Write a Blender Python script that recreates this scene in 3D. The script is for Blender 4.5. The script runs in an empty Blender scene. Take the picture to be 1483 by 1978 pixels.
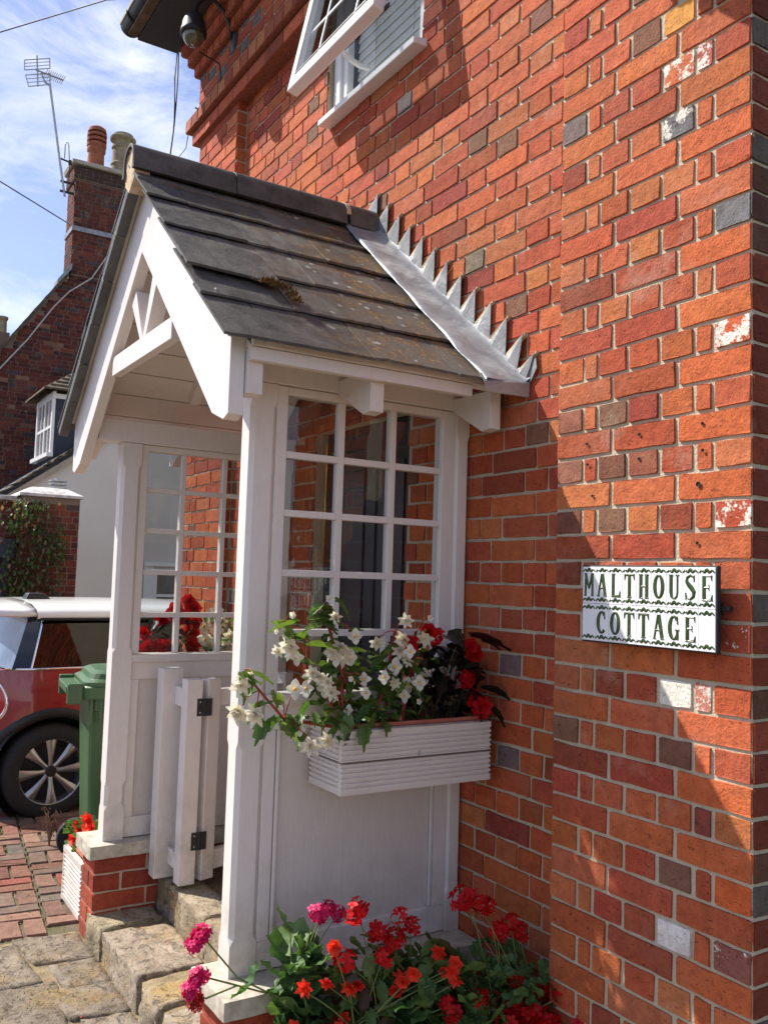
import bpy, bmesh, math, random
from mathutils import Vector, Matrix, noise
random.seed(7)
S = bpy.context.scene
COL = S.collection
G = 1.56            # camera height above the ground; everything below is written relative to the camera's height
R = math.radians

# ------------------------------------------------------------------ camera
def cam_matrix(yaw, pitch, roll):
    f = Vector((-math.sin(yaw)*math.cos(pitch), math.cos(yaw)*math.cos(pitch), math.sin(pitch)))
    r0 = f.cross(Vector((0, 0, 1))).normalized(); u0 = r0.cross(f)
    r = math.cos(roll)*r0 + math.sin(roll)*u0; u = r.cross(f)
    return r, u, f
cr_, cu_, cf_ = cam_matrix(1.01354371, 0.0756729989, 0.0305410967)
CAM = Vector((1.32589878, -1.92729931, 0.0)); FPX = 1725.94
cd = bpy.data.cameras.new('camera'); cam = bpy.data.objects.new('camera', cd); COL.objects.link(cam)
m = Matrix.Identity(4)
for i in range(3):
    m[i][0] = cr_[i]; m[i][1] = cu_[i]; m[i][2] = -cf_[i]
m.translation = CAM + Vector((0, 0, G)); cam.matrix_world = m
cd.sensor_fit = 'VERTICAL'; cd.sensor_height = 36; cd.sensor_width = 27
cd.lens = FPX/1978*36; cd.clip_start = .05; cd.clip_end = 2000
S.camera = cam
def proj(p):
    q = Vector(p)-CAM; z = q.dot(cf_)
    if z <= .05: return None
    return (741.5+FPX*q.dot(cr_)/z, 989-FPX*q.dot(cu_)/z, z)

# ------------------------------------------------------------------ sky, sun, exposure
SUN = Vector((-1.35, -1.0, 1.90)).normalized()
el = math.asin(SUN.z); az = math.atan2(SUN.x, SUN.y)
W = bpy.data.worlds.new('World'); S.world = W; W.use_nodes = True
nt = W.node_tree; nt.nodes.clear()
def wn(t, **k):
    n = nt.nodes.new(t)
    for a, b in k.items(): setattr(n, a, b)
    return n
sky = wn('ShaderNodeTexSky', sky_type='NISHITA', sun_disc=False, sun_elevation=el, sun_rotation=az, air_density=1.0, dust_density=.6, ozone_density=1.6)
tc = wn('ShaderNodeTexCoord'); mp = wn('ShaderNodeMapping'); mp.inputs['Scale'].default_value = (1.1, 1.5, 3.2); mp.inputs['Rotation'].default_value = (.3, .5, .2)
n1 = wn('ShaderNodeTexNoise'); n1.inputs['Scale'].default_value = 3.4; n1.inputs['Detail'].default_value = 9; n1.inputs['Roughness'].default_value = .62; n1.inputs['Distortion'].default_value = .5
rp = wn('ShaderNodeValToRGB'); rp.color_ramp.elements[0].position = .47; rp.color_ramp.elements[1].position = .72
rp.color_ramp.elements[0].color = (.06, .06, .06, 1); rp.color_ramp.elements[1].color = (.95, .95, .95, 1)
mx = wn('ShaderNodeMix', data_type='RGBA'); mx.inputs['B'].default_value = (7.2, 7.4, 7.9, 1)
tint = wn('ShaderNodeMix', data_type='RGBA', blend_type='MULTIPLY'); tint.inputs['Factor'].default_value = 1; tint.inputs['B'].default_value = (1.08, 1.0, 1.12, 1)
bg = wn('ShaderNodeBackground'); bg.inputs['Strength'].default_value = .105
out = wn('ShaderNodeOutputWorld')
L = nt.links.new
L(tc.outputs['Generated'], mp.inputs['Vector']); L(mp.outputs[0], n1.inputs['Vector']); L(n1.outputs['Fac'], rp.inputs['Fac'])
L(sky.outputs[0], tint.inputs['A']); L(tint.outputs['Result'], mx.inputs['A']); L(rp.outputs['Color'], mx.inputs['Factor']); L(mx.outputs['Result'], bg.inputs['Color']); L(bg.outputs[0], out.inputs[0])
sd = bpy.data.lights.new('sun', 'SUN'); sd.energy = 5.0; sd.angle = R(.5); sd.color = (1, .93, .82)
so = bpy.data.objects.new('sun', sd); COL.objects.link(so); so.rotation_euler = SUN.to_track_quat('Z', 'Y').to_euler()
S.view_settings.view_transform = 'Standard'; S.view_settings.look = 'None'; S.view_settings.gamma = 1; S.view_settings.exposure = .66
S.view_settings.use_curve_mapping = False

# ------------------------------------------------------------------ materials
class Mat:
    def __init__(s, name):
        s.m = bpy.data.materials.new(name); s.m.use_nodes = True; s.t = s.m.node_tree
        s.b = s.t.nodes['Principled BSDF']; s.out = s.t.nodes['Material Output']
        s.geo = s.n('ShaderNodeNewGeometry'); s.pos = s.geo.outputs['Position']
    def n(s, t, **k):
        x = s.t.nodes.new(t)
        for a, b in k.items(): setattr(x, a, b)
        return x
    def l(s, a, b): s.t.links.new(a, b)
    def noise(s, scale, detail=4, rough=.55, vec=None, dist=0, stretch=None):
        v = vec or s.pos
        if stretch:
            mpn = s.n('ShaderNodeMapping'); mpn.inputs['Scale'].default_value = stretch; s.l(v, mpn.inputs['Vector']); v = mpn.outputs[0]
        x = s.n('ShaderNodeTexNoise'); x.inputs['Scale'].default_value = scale; x.inputs['Detail'].default_value = detail
        x.inputs['Roughness'].default_value = rough; x.inputs['Distortion'].default_value = dist; s.l(v, x.inputs['Vector']); return x.outputs['Fac']
    def ramp(s, v, a, b, ca=0, cb=1):
        x = s.n('ShaderNodeMapRange'); x.inputs['From Min'].default_value = a; x.inputs['From Max'].default_value = b
        x.inputs['To Min'].default_value = ca; x.inputs['To Max'].default_value = cb; s.l(v, x.inputs['Value']); return x.outputs['Result']
    def mix(s, f, a, b, mode='MIX'):
        x = s.n('ShaderNodeMix', data_type='RGBA', blend_type=mode)
        for k, v in (('Factor', f), ('A', a), ('B', b)):
            if isinstance(v, (int, float)): x.inputs[k].default_value = v
            elif isinstance(v, tuple): x.inputs[k].default_value = (v+(1,))[:4]
            else: s.l(v, x.inputs[k])
        return x.outputs['Result']
    def math(s, op, a, b=0):
        x = s.n('ShaderNodeMath', operation=op)
        for i, v in enumerate((a, b)):
            if isinstance(v, (int, float)): x.inputs[i].default_value = v
            else: s.l(v, x.inputs[i])
        return x.outputs[0]
    def col(s, v):
        if isinstance(v, tuple): s.b.inputs['Base Color'].default_value = (v+(1,))[:4]
        else: s.l(v, s.b.inputs['Base Color'])
    def set(s, **k):
        for a, v in k.items():
            a = a.replace('_', ' ')
            if isinstance(v, (int, float)): s.b.inputs[a].default_value = v
            else: s.l(v, s.b.inputs[a])
    def bump(s, h, strength=.5, dist=.002):
        x = s.n('ShaderNodeBump'); x.inputs['Strength'].default_value = strength; x.inputs['Distance'].default_value = dist
        s.l(h, x.inputs['Height']); s.l(x.outputs[0], s.b.inputs['Normal'])

def brick_mat(name, attr, scale=1.0, dist=.006, whit=True, dark=0):
    q = Mat(name)
    if attr:
        a = q.n('ShaderNodeAttribute', attribute_name='tone'); c, al = a.outputs['Color'], a.outputs['Alpha']
    else:
        a = q.n('ShaderNodeObjectInfo'); c, al = a.outputs['Color'], a.outputs['Alpha']
    n = q.noise(26*scale, 6, .65); f = q.noise(140*scale, 3, .6)
    base = q.mix(q.ramp(n, .3, .7), q.mix(1, c, (.74, .66, .62), 'MULTIPLY'), q.mix(1, c, (1.14, 1.12, 1.08), 'MULTIPLY'))
    base = q.mix(q.ramp(f, .58, .75, 0, .5), base, q.mix(1, c, (.3, .28, .28), 'MULTIPLY'))
    big = q.noise(5*scale, 3, .6)
    base = q.mix(q.ramp(big, .55, .8, 0, .22), base, (.36, .22, .15))
    smz = q.noise(1.3, 5, .65)
    base = q.mix(q.ramp(smz, .54, .72, 0, .34), base, (.13, .075, .05))
    sml = q.noise(3.1, 5, .7); base = q.mix(q.ramp(sml, .60, .72, 0, .30), base, (.52, .40, .30))
    w = q.math('ADD', q.math('MULTIPLY', q.noise(24*scale, 4, .6), .62), q.math('MULTIPLY', q.noise(110*scale, 5, .8), .38))
    wf = q.ramp(q.math('ADD', w, al), .985, 1.02)
    base = q.mix(wf, base, (.74, .70, .62))
    vor = q.n('ShaderNodeTexVoronoi'); vor.inputs['Scale'].default_value = 45*scale; q.l(q.pos, vor.inputs['Vector'])
    pit = q.ramp(vor.outputs['Distance'], .03, .13)
    h = q.math('ADD', q.math('ADD', q.math('MULTIPLY', n, 1.0), q.math('MULTIPLY', f, .35)), q.math('MULTIPLY', pit, .3))
    if whit:
        crk = q.noise(60*scale, 6, .8, dist=.9, stretch=(1, 1, 2.0)); h = q.math('ADD', h, q.math('MULTIPLY', q.ramp(crk, .32, .40), .7))
        base = q.mix(q.ramp(crk, .27, .35, .5, 0), base, (.06, .03, .02))
    q.col(base); q.set(Roughness=.86, Specular_IOR_Level=.25); q.bump(h, .9, dist); return q.m
def simple(name, c, rough=.6, nsc=30, amt=.12, bd=.001, spec=.4, metal=0, stretch=None, bstr=.5):
    q = Mat(name); n = q.noise(nsc, 5, .6, stretch=stretch)
    q.col(q.mix(q.ramp(n, .3, .7), tuple(v*(1-amt) for v in c), tuple(min(1, v*(1+amt)) for v in c)))
    q.set(Roughness=rough, Specular_IOR_Level=spec, Metallic=metal)
    if bd: q.bump(n, bstr, bd)
    return q.m
M = {}
M['brick'] = brick_mat('red_brick', False); M['brick_s'] = brick_mat('red_brick_field', True)
M['bgbrick'] = brick_mat('old_brick', False, .5, .006, False); M['bgbrick_s'] = brick_mat('old_brick_field', True, .5, .006, False)
q = Mat('mortar'); n = q.noise(90, 5, .7); b = q.noise(7, 3, .6)
q.col(q.mix(q.ramp(b, .35, .65), q.mix(n, (.42, .355, .25), (.62, .54, .40)), q.mix(n, (.48, .41, .30), (.66, .58, .44)))); q.set(Roughness=.95, Specular_IOR_Level=.1); q.bump(n, 1, .006); M['mortar'] = q.m
M['bgmortar'] = simple('old_mortar', (.22, .16, .12), .95, 40, .2, .004)
def paint(name, c, dirt=.5):
    q = Mat(name); n = q.noise(60, 4, .6, stretch=(1, 1, .25)); d = q.noise(9, 6, .7); sp = q.noise(170, 2, .5); gr = q.noise(120, 5, .7, stretch=(1, 1, .06)); sxz = q.n('ShaderNodeSeparateXYZ'); q.l(q.pos, sxz.inputs[0]); low = q.ramp(sxz.outputs['Z'], .38, .75, 1, 0)
    base = q.mix(q.ramp(n, .3, .7), tuple(v*.95 for v in c), c)
    base = q.mix(q.ramp(d, .58, .8, 0, dirt*.5), base, (c[0]*.66, c[1]*.61, c[2]*.53))
    base = q.mix(q.ramp(sp, .73, .78, 0, dirt), base, (.22, .19, .16))
    base = q.mix(q.math('MULTIPLY', low, q.ramp(d, .42, .62, 0, .6)), base, (.44, .42, .33))
    base = q.mix(q.ramp(gr, .60, .72, 0, .35), base, (c[0]*.72, c[1]*.68, c[2]*.62))
    edge_geo = q.n('ShaderNodeNewGeometry')
    base = q.mix(q.ramp(edge_geo.outputs['Pointiness'], .56, .7, 0, .35*dirt), base, (.45, .38, .3))  # browner on convex edges, scaled by dirt
    q.col(base); q.set(Roughness=.42, Specular_IOR_Level=.4); q.bump(q.math('ADD', q.math('ADD', n, gr), q.math('MULTIPLY', d, .5)), .5, .0020); return q.m
M['white'] = paint('white_paint', (.78, .72, .685), .75); M['white_old'] = paint('weathered_white_paint', (.75, .685, .645), 1.0)
M['upvc'] = simple('white_upvc', (.83, .84, .86), .25, 5, .02, 0)
q = Mat('slate'); oi = q.n('ShaderNodeObjectInfo'); n = q.noise(14, 6, .65); f = q.noise(90, 4, .7, stretch=(1, 1.6, 1)); mo = q.noise(5.5, 5, .7)
base = q.mix(q.ramp(n, .3, .7), (.050, .050, .047), (.125, .122, .112)); base = q.mix(.75, base, q.mix(1, base, oi.outputs['Color'], 'MULTIPLY'))
sx = q.n('ShaderNodeSeparateXYZ'); q.l(q.pos, sx.inputs[0])
near = q.ramp(sx.outputs['Y'], -.85, -.3)
base = q.mix(q.math('MULTIPLY', q.ramp(mo, .44, .6), q.math('MULTIPLY', near, .7)), base, (.11, .080, .036))
li = q.noise(48, 4, .75); lf = q.math('MULTIPLY', q.ramp(li, .56, .60), q.ramp(mo, .47, .56)); lf = q.math('MULTIPLY', lf, near)
base = q.mix(lf, base, (.36, .19, .025))
vo = q.n('ShaderNodeTexVoronoi'); vo.inputs['Scale'].default_value = 17; vo.inputs['Randomness'].default_value = 1; q.l(q.pos, vo.inputs['Vector'])
wl = q.math('MULTIPLY', q.math('LESS_THAN', q.math('ADD', vo.outputs['Distance'], q.math('MULTIPLY', f, .16)), .25), q.math('MULTIPLY', q.ramp(near, .15, .6), .75))
wl = q.math('MULTIPLY', wl, q.ramp(q.noise(5, 2), .46, .52))
base = q.mix(wl, base, (.42, .42, .38))
q.col(base); q.set(Roughness=q.ramp(n, .3, .7, .42, .62), Specular_IOR_Level=.45); q.bump(q.math('ADD', n, q.math('MULTIPLY', f, .6)), .8, .004); M['slate'] = q.m
q = Mat('lead'); n = q.noise(7, 6, .65, dist=.8); f = q.noise(60, 3); st = q.noise(22, 3, .6, stretch=(1, .3, 1))
q.col(q.mix(q.ramp(n, .3, .72), (.16, .17, .19), (.38, .39, .41))); q.set(Metallic=.2, Roughness=q.ramp(st, .3, .7, .33, .55), Specular_IOR_Level=.5); q.bump(q.math('ADD', n, q.math('MULTIPLY', f, .15)), .8, .006); M['lead'] = q.m
M['ridge'] = simple('ridge_clay', (.085, .08, .074), .6, 16, .45, .003)
M['creammortar'] = simple('cream_mortar', (.55, .42, .28), .95, 50, .25, .005)
M['darkplastic'] = simple('black_plastic', (.018, .018, .02), .45, 20, .2, 0)
M['iron'] = simple('black_iron', (.02, .02, .022), .5, 60, .3, .001)
M['dark'] = simple('dark_interior', (.02, .018, .018), .9, 5, .1, 0)
q = Mat('stone'); n = q.noise(9, 7, .7); f = q.noise(70, 5, .75); v = q.noise(3.5, 4, .6); oi = q.n('ShaderNodeObjectInfo')
base = q.mix(q.ramp(n, .32, .68), (.24, .20, .15), (.52, .45, .36)); base = q.mix(q.ramp(v, .5, .66, 0, .75), base, (.48, .33, .12)); base = q.mix(q.ramp(f, .55, .68, 0, .85), base, (.09, .075, .055)); base = q.mix(.8, base, q.mix(1, base, oi.outputs['Color'], 'MULTIPLY'))
q.col(base); q.set(Roughness=.9, Specular_IOR_Level=.2); q.bump(q.math('ADD', q.math('ADD', n, q.math('MULTIPLY', q.ramp(q.noise(26, 6, .8, dist=.6), .36, .44), .7)), q.math('MULTIPLY', f, .9)), 1, .014); M['stone'] = q.m
q = Mat('bedding'); n = q.noise(11, 6, .7); f = q.noise(90, 4, .7)
q.col(q.mix(q.ramp(n, .35, .65), (.20, .155, .095), (.40, .31, .175))); q.set(Roughness=.95); q.bump(q.math('ADD', n, f), 1, .012); M['bedding'] = q.m
M['caps'] = simple('concrete_cap', (.44, .40, .33), .85, 28, .28, .004)
q = Mat('paver'); oi = q.n('ShaderNodeObjectInfo'); n = q.noise(20, 6, .7); f = q.noise(130, 3, .7)
base = q.mix(q.ramp(n, .3, .7), q.mix(1, oi.outputs['Color'], (.66, .64, .62), 'MULTIPLY'), q.mix(1, oi.outputs['Color'], (1.3, 1.26, 1.2), 'MULTIPLY')); base = q.mix(q.ramp(f, .6, .75, 0, .6), base, (.08, .06, .05))
q.col(base); q.set(Roughness=.88, Specular_IOR_Level=.2); q.bump(q.math('ADD', n, f), 1, .006); M['paver'] = q.m
q = Mat('ground'); n = q.noise(6, 6, .7); f = q.noise(60, 4, .7)
q.col(q.mix(q.ramp(n, .4, .62), (.15, .11, .075), (.07, .085, .025))); q.set(Roughness=.95); q.bump(f, 1, .008); M['ground'] = q.m
M['render'] = None
q = Mat('lime_render'); n = q.noise(1.2, 6, .65); f = q.noise(25, 4, .6); sx = q.n('ShaderNodeSeparateXYZ'); q.l(q.pos, sx.inputs[0])
stn = q.math('MULTIPLY', q.ramp(sx.outputs['Z'], .3, 1.9, 1, 0), q.ramp(n, .40, .62))
q.col(q.mix(q.math('MULTIPLY', stn, .8), q.mix(n, (.60, .57, .52), (.74, .70, .65)), (.44, .37, .20))); q.set(Roughness=.93, Specular_IOR_Level=.1); q.bump(f, .4, .004); M['render'] = q.m
M['tile'] = simple('old_clay_tile', (.10, .078, .05), .9, 12, .6, .006)
M['darkslate'] = simple('blue_slate_hanging', (.035, .042, .062), .7, 8, .3, .003)
M['floor'] = simple('brown_floor', (.13, .08, .045), .75, 12, .35, .002)
M['navy'] = simple('dark_navy_paint', (.022, .021, .034), .35, 20, .2, 0)
M['brass'] = simple('brass', (.55, .36, .10), .3, 40, .2, 0, metal=.9)
def glass(name, tint=(1, 1, 1), refl=1.0, ior=1.5):
    q = Mat(name); tr = q.n('ShaderNodeBsdfTransparent'); tr.inputs[0].default_value = tint+(1,); gl = q.n('ShaderNodeBsdfGlossy'); gl.inputs['Roughness'].default_value = .02
    fr = q.n('ShaderNodeFresnel'); fr.inputs['IOR'].default_value = ior; mx = q.n('ShaderNodeMixShader'); q.l(q.math('MULTIPLY', q.math('MINIMUM', q.math('MULTIPLY', fr.outputs[0], refl), 1.0), q.math('SUBTRACT', 1.0, q.geo.outputs['Backfacing'])), mx.inputs[0])
    q.l(tr.outputs[0], mx.inputs[1]); q.l(gl.outputs[0], mx.inputs[2]); q.l(mx.outputs[0], q.out.inputs[0]); return q.m
M['glass'] = glass('window_glass', (.78, .80, .80), 2.6); M['glass_up'] = glass('upstairs_glass', (.97, .98, .98), .45); M['carglass'] = glass('tinted_car_glass', (.05, .06, .07), 1.6)
q = Mat('red_car_paint'); q.col((.26, .006, .014)); q.set(Roughness=.3, Specular_IOR_Level=.6, Coat_Weight=1.0, Coat_Roughness=.04); M['carred'] = q.m
q = Mat('white_car_paint'); q.col((.80, .80, .79)); q.set(Roughness=.3, Coat_Weight=.8, Coat_Roughness=.05); M['carwhite'] = q.m
q = Mat('chrome'); q.col((.8, .8, .82)); q.set(Roughness=.12, Metallic=1.0); M['chrome'] = q.m
M['rim'] = simple('alloy', (.40, .40, .41), .32, 30, .06, 0, metal=.85)
M['tyre'] = simple('tyre_rubber', (.018, .018, .018), .75, 60, .3, .001)
M['redlens'] = simple('red_lens', (.45, .015, .02), .15, 5, .05, 0, spec=.8)
q = Mat('bin_plastic'); n = q.noise(7, 5, .6, stretch=(1, 1, .3)); f = q.noise(200, 2)
q.col(q.mix(q.ramp(n, .35, .7), (.032, .09, .034), (.062, .135, .05))); q.set(Roughness=.42, Specular_IOR_Level=.5); q.bump(f, .3, .0006); M['bin'] = q.m
M['terracotta'] = simple('terracotta', (.30, .10, .055), .85, 14, .3, .003)
M['buffpot'] = simple('buff_pot', (.30, .25, .16), .85, 9, .35, .004)
M['terra_edge'] = simple('terracotta_trough', (.42, .13, .08), .7, 30, .15, .001)
M['steel'] = simple('galvanised', (.42, .43, .44), .4, 30, .2, 0, metal=.7)
M['cable'] = simple('cable', (.05, .05, .055), .6, 30, .1, 0); M['cablew'] = simple('pale_cable', (.5, .47, .42), .6, 30, .1, 0)
M['tileglaze'] = simple('white_glaze', (.80, .81, .84), .12, 9, .03, .0006, spec=.6)
M['greenink'] = simple('green_glaze', (.032, .062, .010), .22, 60, .35, .0008, spec=.6)
M['soil'] = simple('soil', (.03, .02, .014), .95, 60, .4, .01)
def leafmat(name, c1, c2, trans=.25, rough=.42, under=None, spec=.4, tt=(1.5, 1.6, .7)):
    q = Mat(name); oi = q.n('ShaderNodeObjectInfo'); n = q.noise(45, 4, .6)
    base = q.mix(oi.outputs['Random'], c1, c2); base = q.mix(q.ramp(n, .3, .7), q.mix(1, base, (.75, .75, .75), 'MULTIPLY'), q.mix(1, base, (1.25, 1.22, 1.1), 'MULTIPLY'))
    q.col(base); q.set(Roughness=rough, Specular_IOR_Level=spec); q.bump(n, .5, .002)
    tl = q.n('ShaderNodeBsdfTranslucent'); q.l(q.mix(1, base, tt, 'MULTIPLY'), tl.inputs['Color']); mx = q.n('ShaderNodeMixShader'); mx.inputs[0].default_value = trans
    q.l(q.b.outputs[0], mx.inputs[1]); q.l(tl.outputs[0], mx.inputs[2]); q.l(mx.outputs[0], q.out.inputs[0]); return q.m
M['leaf'] = leafmat('begonia_leaf', (.045, .11, .028), (.15, .23, .06), .3); M['leafg'] = leafmat('geranium_leaf', (.035, .095, .032), (.12, .21, .065), .3, .55)
M['leafd'] = leafmat('dark_begonia_leaf', (.008, .010, .008), (.022, .016, .014), .05, .3)
M['leafb'] = leafmat('bronze_leaf', (.07, .035, .018), (.12, .10, .03)); M['stem'] = simple('red_stem', (.34, .05, .03), .5, 30, .3, 0); M['stemg'] = simple('green_stem', (.16, .20, .06), .5, 30, .3, 0)
M['petalw'] = leafmat('white_petal', (.88, .84, .74), (.90, .88, .83), .4, .6, tt=(1, .98, .92)); M['petalr'] = leafmat('red_petal', (.46, .005, .010), (.60, .010, .016), .3, .5, spec=.25, tt=(1.2, .8, .8))
M['petalc'] = leafmat('coral_petal', (.76, .045, .025), (.80, .09, .045), .35, .5, spec=.25, tt=(1.2, 1, 1)); M['petalm'] = leafmat('magenta_petal', (.58, .012, .12), (.66, .03, .20), .3, .5, spec=.25, tt=(1.2, 1, 1))
M['petaldr'] = leafmat('dark_red_petal', (.28, .006, .01), (.42, .01, .015), .3, .55, spec=.25)
M['yellow'] = simple('yellow_anther', (.8, .45, .03), .6, 90, .3, .001)
M['moss'] = simple('brown_moss', (.14, .075, .018), .95, 120, .6, .006); M['weed'] = leafmat('weed', (.08, .13, .03), (.16, .2, .05))
M['paperbrick'] = simple('plaster', (.55, .52, .48), .9, 20, .2, .003)

# ------------------------------------------------------------------ builders
WL = {}
def tag(o, label=None, cat=None, group=None, kind=None):
    if label: o['label'] = label
    if cat: o['category'] = cat
    if group: o['group'] = group
    if kind: o['kind'] = kind
    return o
def empty(name, loc, label=None, cat=None, group=None, kind=None):
    o = bpy.data.objects.new(name, None); o.empty_display_size = .1; COL.objects.link(o); o.location = loc; WL[o] = Vector(loc)
    return tag(o, label, cat, group, kind)
class MB:
    def __init__(s): s.v = []; s.f = []; s.c = []; s.mi = []; s.cur = 0
    def add(s, vs, fs, col=None):
        o = len(s.v); s.v += [tuple(p) for p in vs]; s.f += [tuple(i+o for i in f) for f in fs]
        s.c += [col]*len(fs); s.mi += [s.cur]*len(fs); return s
    def box(s, x0, x1, y0, y1, z0, z1, col=None):
        x0, x1 = sorted((x0, x1)); y0, y1 = sorted((y0, y1)); z0, z1 = sorted((z0, z1))
        vs = [(x, y, z) for x in (x0, x1) for y in (y0, y1) for z in (z0, z1)]
        return s.add(vs, [(0, 1, 3, 2), (4, 6, 7, 5), (0, 4, 5, 1), (2, 3, 7, 6), (0, 2, 6, 4), (1, 5, 7, 3)], col)
    def prism(s, poly, axis, a, b, col=None):
        # poly in the two other axes, in xyz order
        def P(p, t):
            l = list(p); l.insert(axis, t); return tuple(l)
        n = len(poly); area = sum(poly[i][0]*poly[(i+1) % n][1]-poly[(i+1) % n][0]*poly[i][1] for i in range(n))
        if (area < 0) != (axis == 1): poly = poly[::-1]
        a, b = min(a, b), max(a, b)
        vs = [P(p, a) for p in poly]+[P(p, b) for p in poly]
        fs = [tuple(range(n))[::-1], tuple(range(n, 2*n))]+[(i, (i+1) % n, n+(i+1) % n, n+i) for i in range(n)]
        return s.add(vs, fs, col)
    def tube(s, pts, r, n=8, col=None, cap=True):
        pts = [Vector(p) for p in pts]; vs = []; fs = []; k = len(pts)
        rr = r if isinstance(r, (list, tuple)) else [r]*k; ref = None
        for i, p in enumerate(pts):
            d = (pts[min(i+1, k-1)]-pts[max(i-1, 0)]).normalized()
            if ref is None: ref = Vector((0, 0, 1)) if abs(d.z) < .9 else Vector((1, 0, 0))
            a = d.cross(ref).normalized(); b = d.cross(a); ref = b.cross(d) if False else ref
            for j in range(n):
                t = 2*math.pi*j/n; vs.append(p+rr[i]*(math.cos(t)*a+math.sin(t)*b))
        for i in range(k-1):
            for j in range(n): fs.append((i*n+j, i*n+(j+1) % n, (i+1)*n+(j+1) % n, (i+1)*n+j))
        if cap: fs += [tuple(range(n)), tuple(range((k-1)*n, k*n))[::-1]]
        return s.add(vs, fs, col)
    def lathe(s, prof, c=(0, 0, 0), n=20, axis=2, col=None, a0=0, a1=2*math.pi):
        vs = []; fs = []; full = abs(a1-a0-2*math.pi) < 1e-6; m_ = n if full else n+1
        for r, z in prof:
            for j in range(m_):
                t = a0+(a1-a0)*j/n; p = [r*math.cos(t), r*math.sin(t)]; p.insert(axis, z); vs.append(tuple(p[i]+c[i] for i in range(3)))
        for i in range(len(prof)-1):
            for j in range(n):
                k = (j+1) % m_; q_ = (i*m_+j, i*m_+k, (i+1)*m_+k, (i+1)*m_+j); fs.append(q_ if axis != 1 else q_[::-1])
        return s.add(vs, fs, col)
    def mesh(s, name, mats, org=Vector((0, 0, 0)), smooth=False, tone=False):
        me = bpy.data.meshes.new(name); me.from_pydata([tuple(Vector(v)-org) for v in s.v], [], s.f)
        for m_ in (mats if isinstance(mats, (list, tuple)) else [mats]): me.materials.append(m_)
        if max(s.mi or [0]) > 0: me.polygons.foreach_set('material_index', s.mi)
        if tone:
            at = me.color_attributes.new('tone', 'FLOAT_COLOR', 'CORNER'); data = []
            for p, c in zip(me.polygons, s.c): data += list(c or (.3, .08, .04, 0))*p.loop_total
            at.data.foreach_set('color', data)
        if smooth: me.polygons.foreach_set('use_smooth', [True]*len(me.polygons))
        me.update(); return me
    def build(s, name, mats, parent=None, bevel=0, smooth=False, tone=False, fix=False):
        org = WL.get(parent, Vector((0, 0, 0))) if parent else Vector((0, 0, 0))
        me = s.mesh(name, mats, org, smooth, tone)
        if fix:
            b = bmesh.new(); b.from_mesh(me); bmesh.ops.recalc_face_normals(b, faces=b.faces); b.to_mesh(me); b.free()
        o = bpy.data.objects.new(name, me); COL.objects.link(o)
        if parent: o.parent = parent
        WL[o] = org
        if bevel:
            bv = o.modifiers.new('bevel', 'BEVEL'); bv.width = bevel; bv.segments = 2; bv.limit_method = 'ANGLE'; bv.angle_limit = R(40)
            bv.harden_normals = False
        return o
def link_mesh(name, me, parent, loc, rot=None, sc=None, color=None):
    o = bpy.data.objects.new(name, me); COL.objects.link(o); o.parent = parent
    o.location = Vector(loc)-(WL[parent] if parent else Vector((0, 0, 0)))
    if rot is not None: o.rotation_euler = rot
    if sc is not None: o.scale = sc
    if color: o.color = color
    WL[o] = Vector(loc); return o
def wob(b, x=.0008):
    b.v = [(p[0]+random.uniform(-x, x), p[1]+random.uniform(-x, x), p[2]+random.uniform(-x, x)) for p in b.v]; return b

# bricks --------------------------------------------------------------
def brick_shape(w, h, rnd, jit=.0019, dep=.010):
    """irregular brick face in x,z; front at y=0 facing -y"""
    nx = 4 if w > .15 else (3 if w > .07 else 2)
    P = []
    c = rnd.uniform(.002, .007)
    def seg(a, b, n, skip):
        for i in range(n):
            t = (i+.5)/n; P.append([a[0]+(b[0]-a[0])*t, a[1]+(b[1]-a[1])*t])
    hw, hh = w/2, h/2
    cs = [(-hw, -hh), (hw, -hh), (hw, hh), (-hw, hh)]
    for k in range(4):
        a = cs[k]; b = cs[(k+1) % 4]; n = nx if k % 2 == 0 else 2
        ln = math.hypot(b[0]-a[0], b[1]-a[1]); u = ((b[0]-a[0])/ln, (b[1]-a[1])/ln); cc = rnd.uniform(.001, .005)
        for i in range(n):
            t = cc+(ln-2*cc)*i/(n-1); P.append([a[0]+u[0]*t, a[1]+u[1]*t])
    for p in P: p[0] += rnd.uniform(-jit, jit); p[1] += rnd.uniform(-jit, jit)
    n = len(P); vs = []; 
    for p in P: vs.append((p[0], dep, p[1]))
    for p in P:
        l = math.hypot(*p); k = rnd.uniform(.0008, .0024); vs.append((p[0]-p[0]/l*k, rnd.uniform(-.0012, .0012), p[1]-p[1]/l*k))
    fs = [tuple(range(n, 2*n))]+[(i, (i+1) % n, n+(i+1) % n, n+i) for i in range(n)]
    return vs, fs
rb = random.Random(3)
VARS = {}
for key, w in (('s', .216), ('h', .104), ('c', .047), ('l', .160)):
    VARS[key] = (w, [brick_shape(w, .0662, rb) for _ in range(9)])
def pick(w): return 's' if w > .19 else ('l' if w > .13 else ('h' if w > .07 else 'c'))
MESHC = {}
def brick_mesh(key, i, mat):
    k = (key, i, mat.name)
    if k not in MESHC:
        b = MB(); b.add(*VARS[key][1][i]); MESHC[k] = b.mesh('brick', mat)
    return MESHC[k]
ORG = (.49, .122, .048); RED = (.41, .088, .042); DRD = (.29, .062, .034); BRN = (.22, .10, .066); GRY = (.19, .15, .135); BLU = (.12, .125, .15); YEL = (.50, .22, .07); LOR = (.50, .155, .065)
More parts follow.
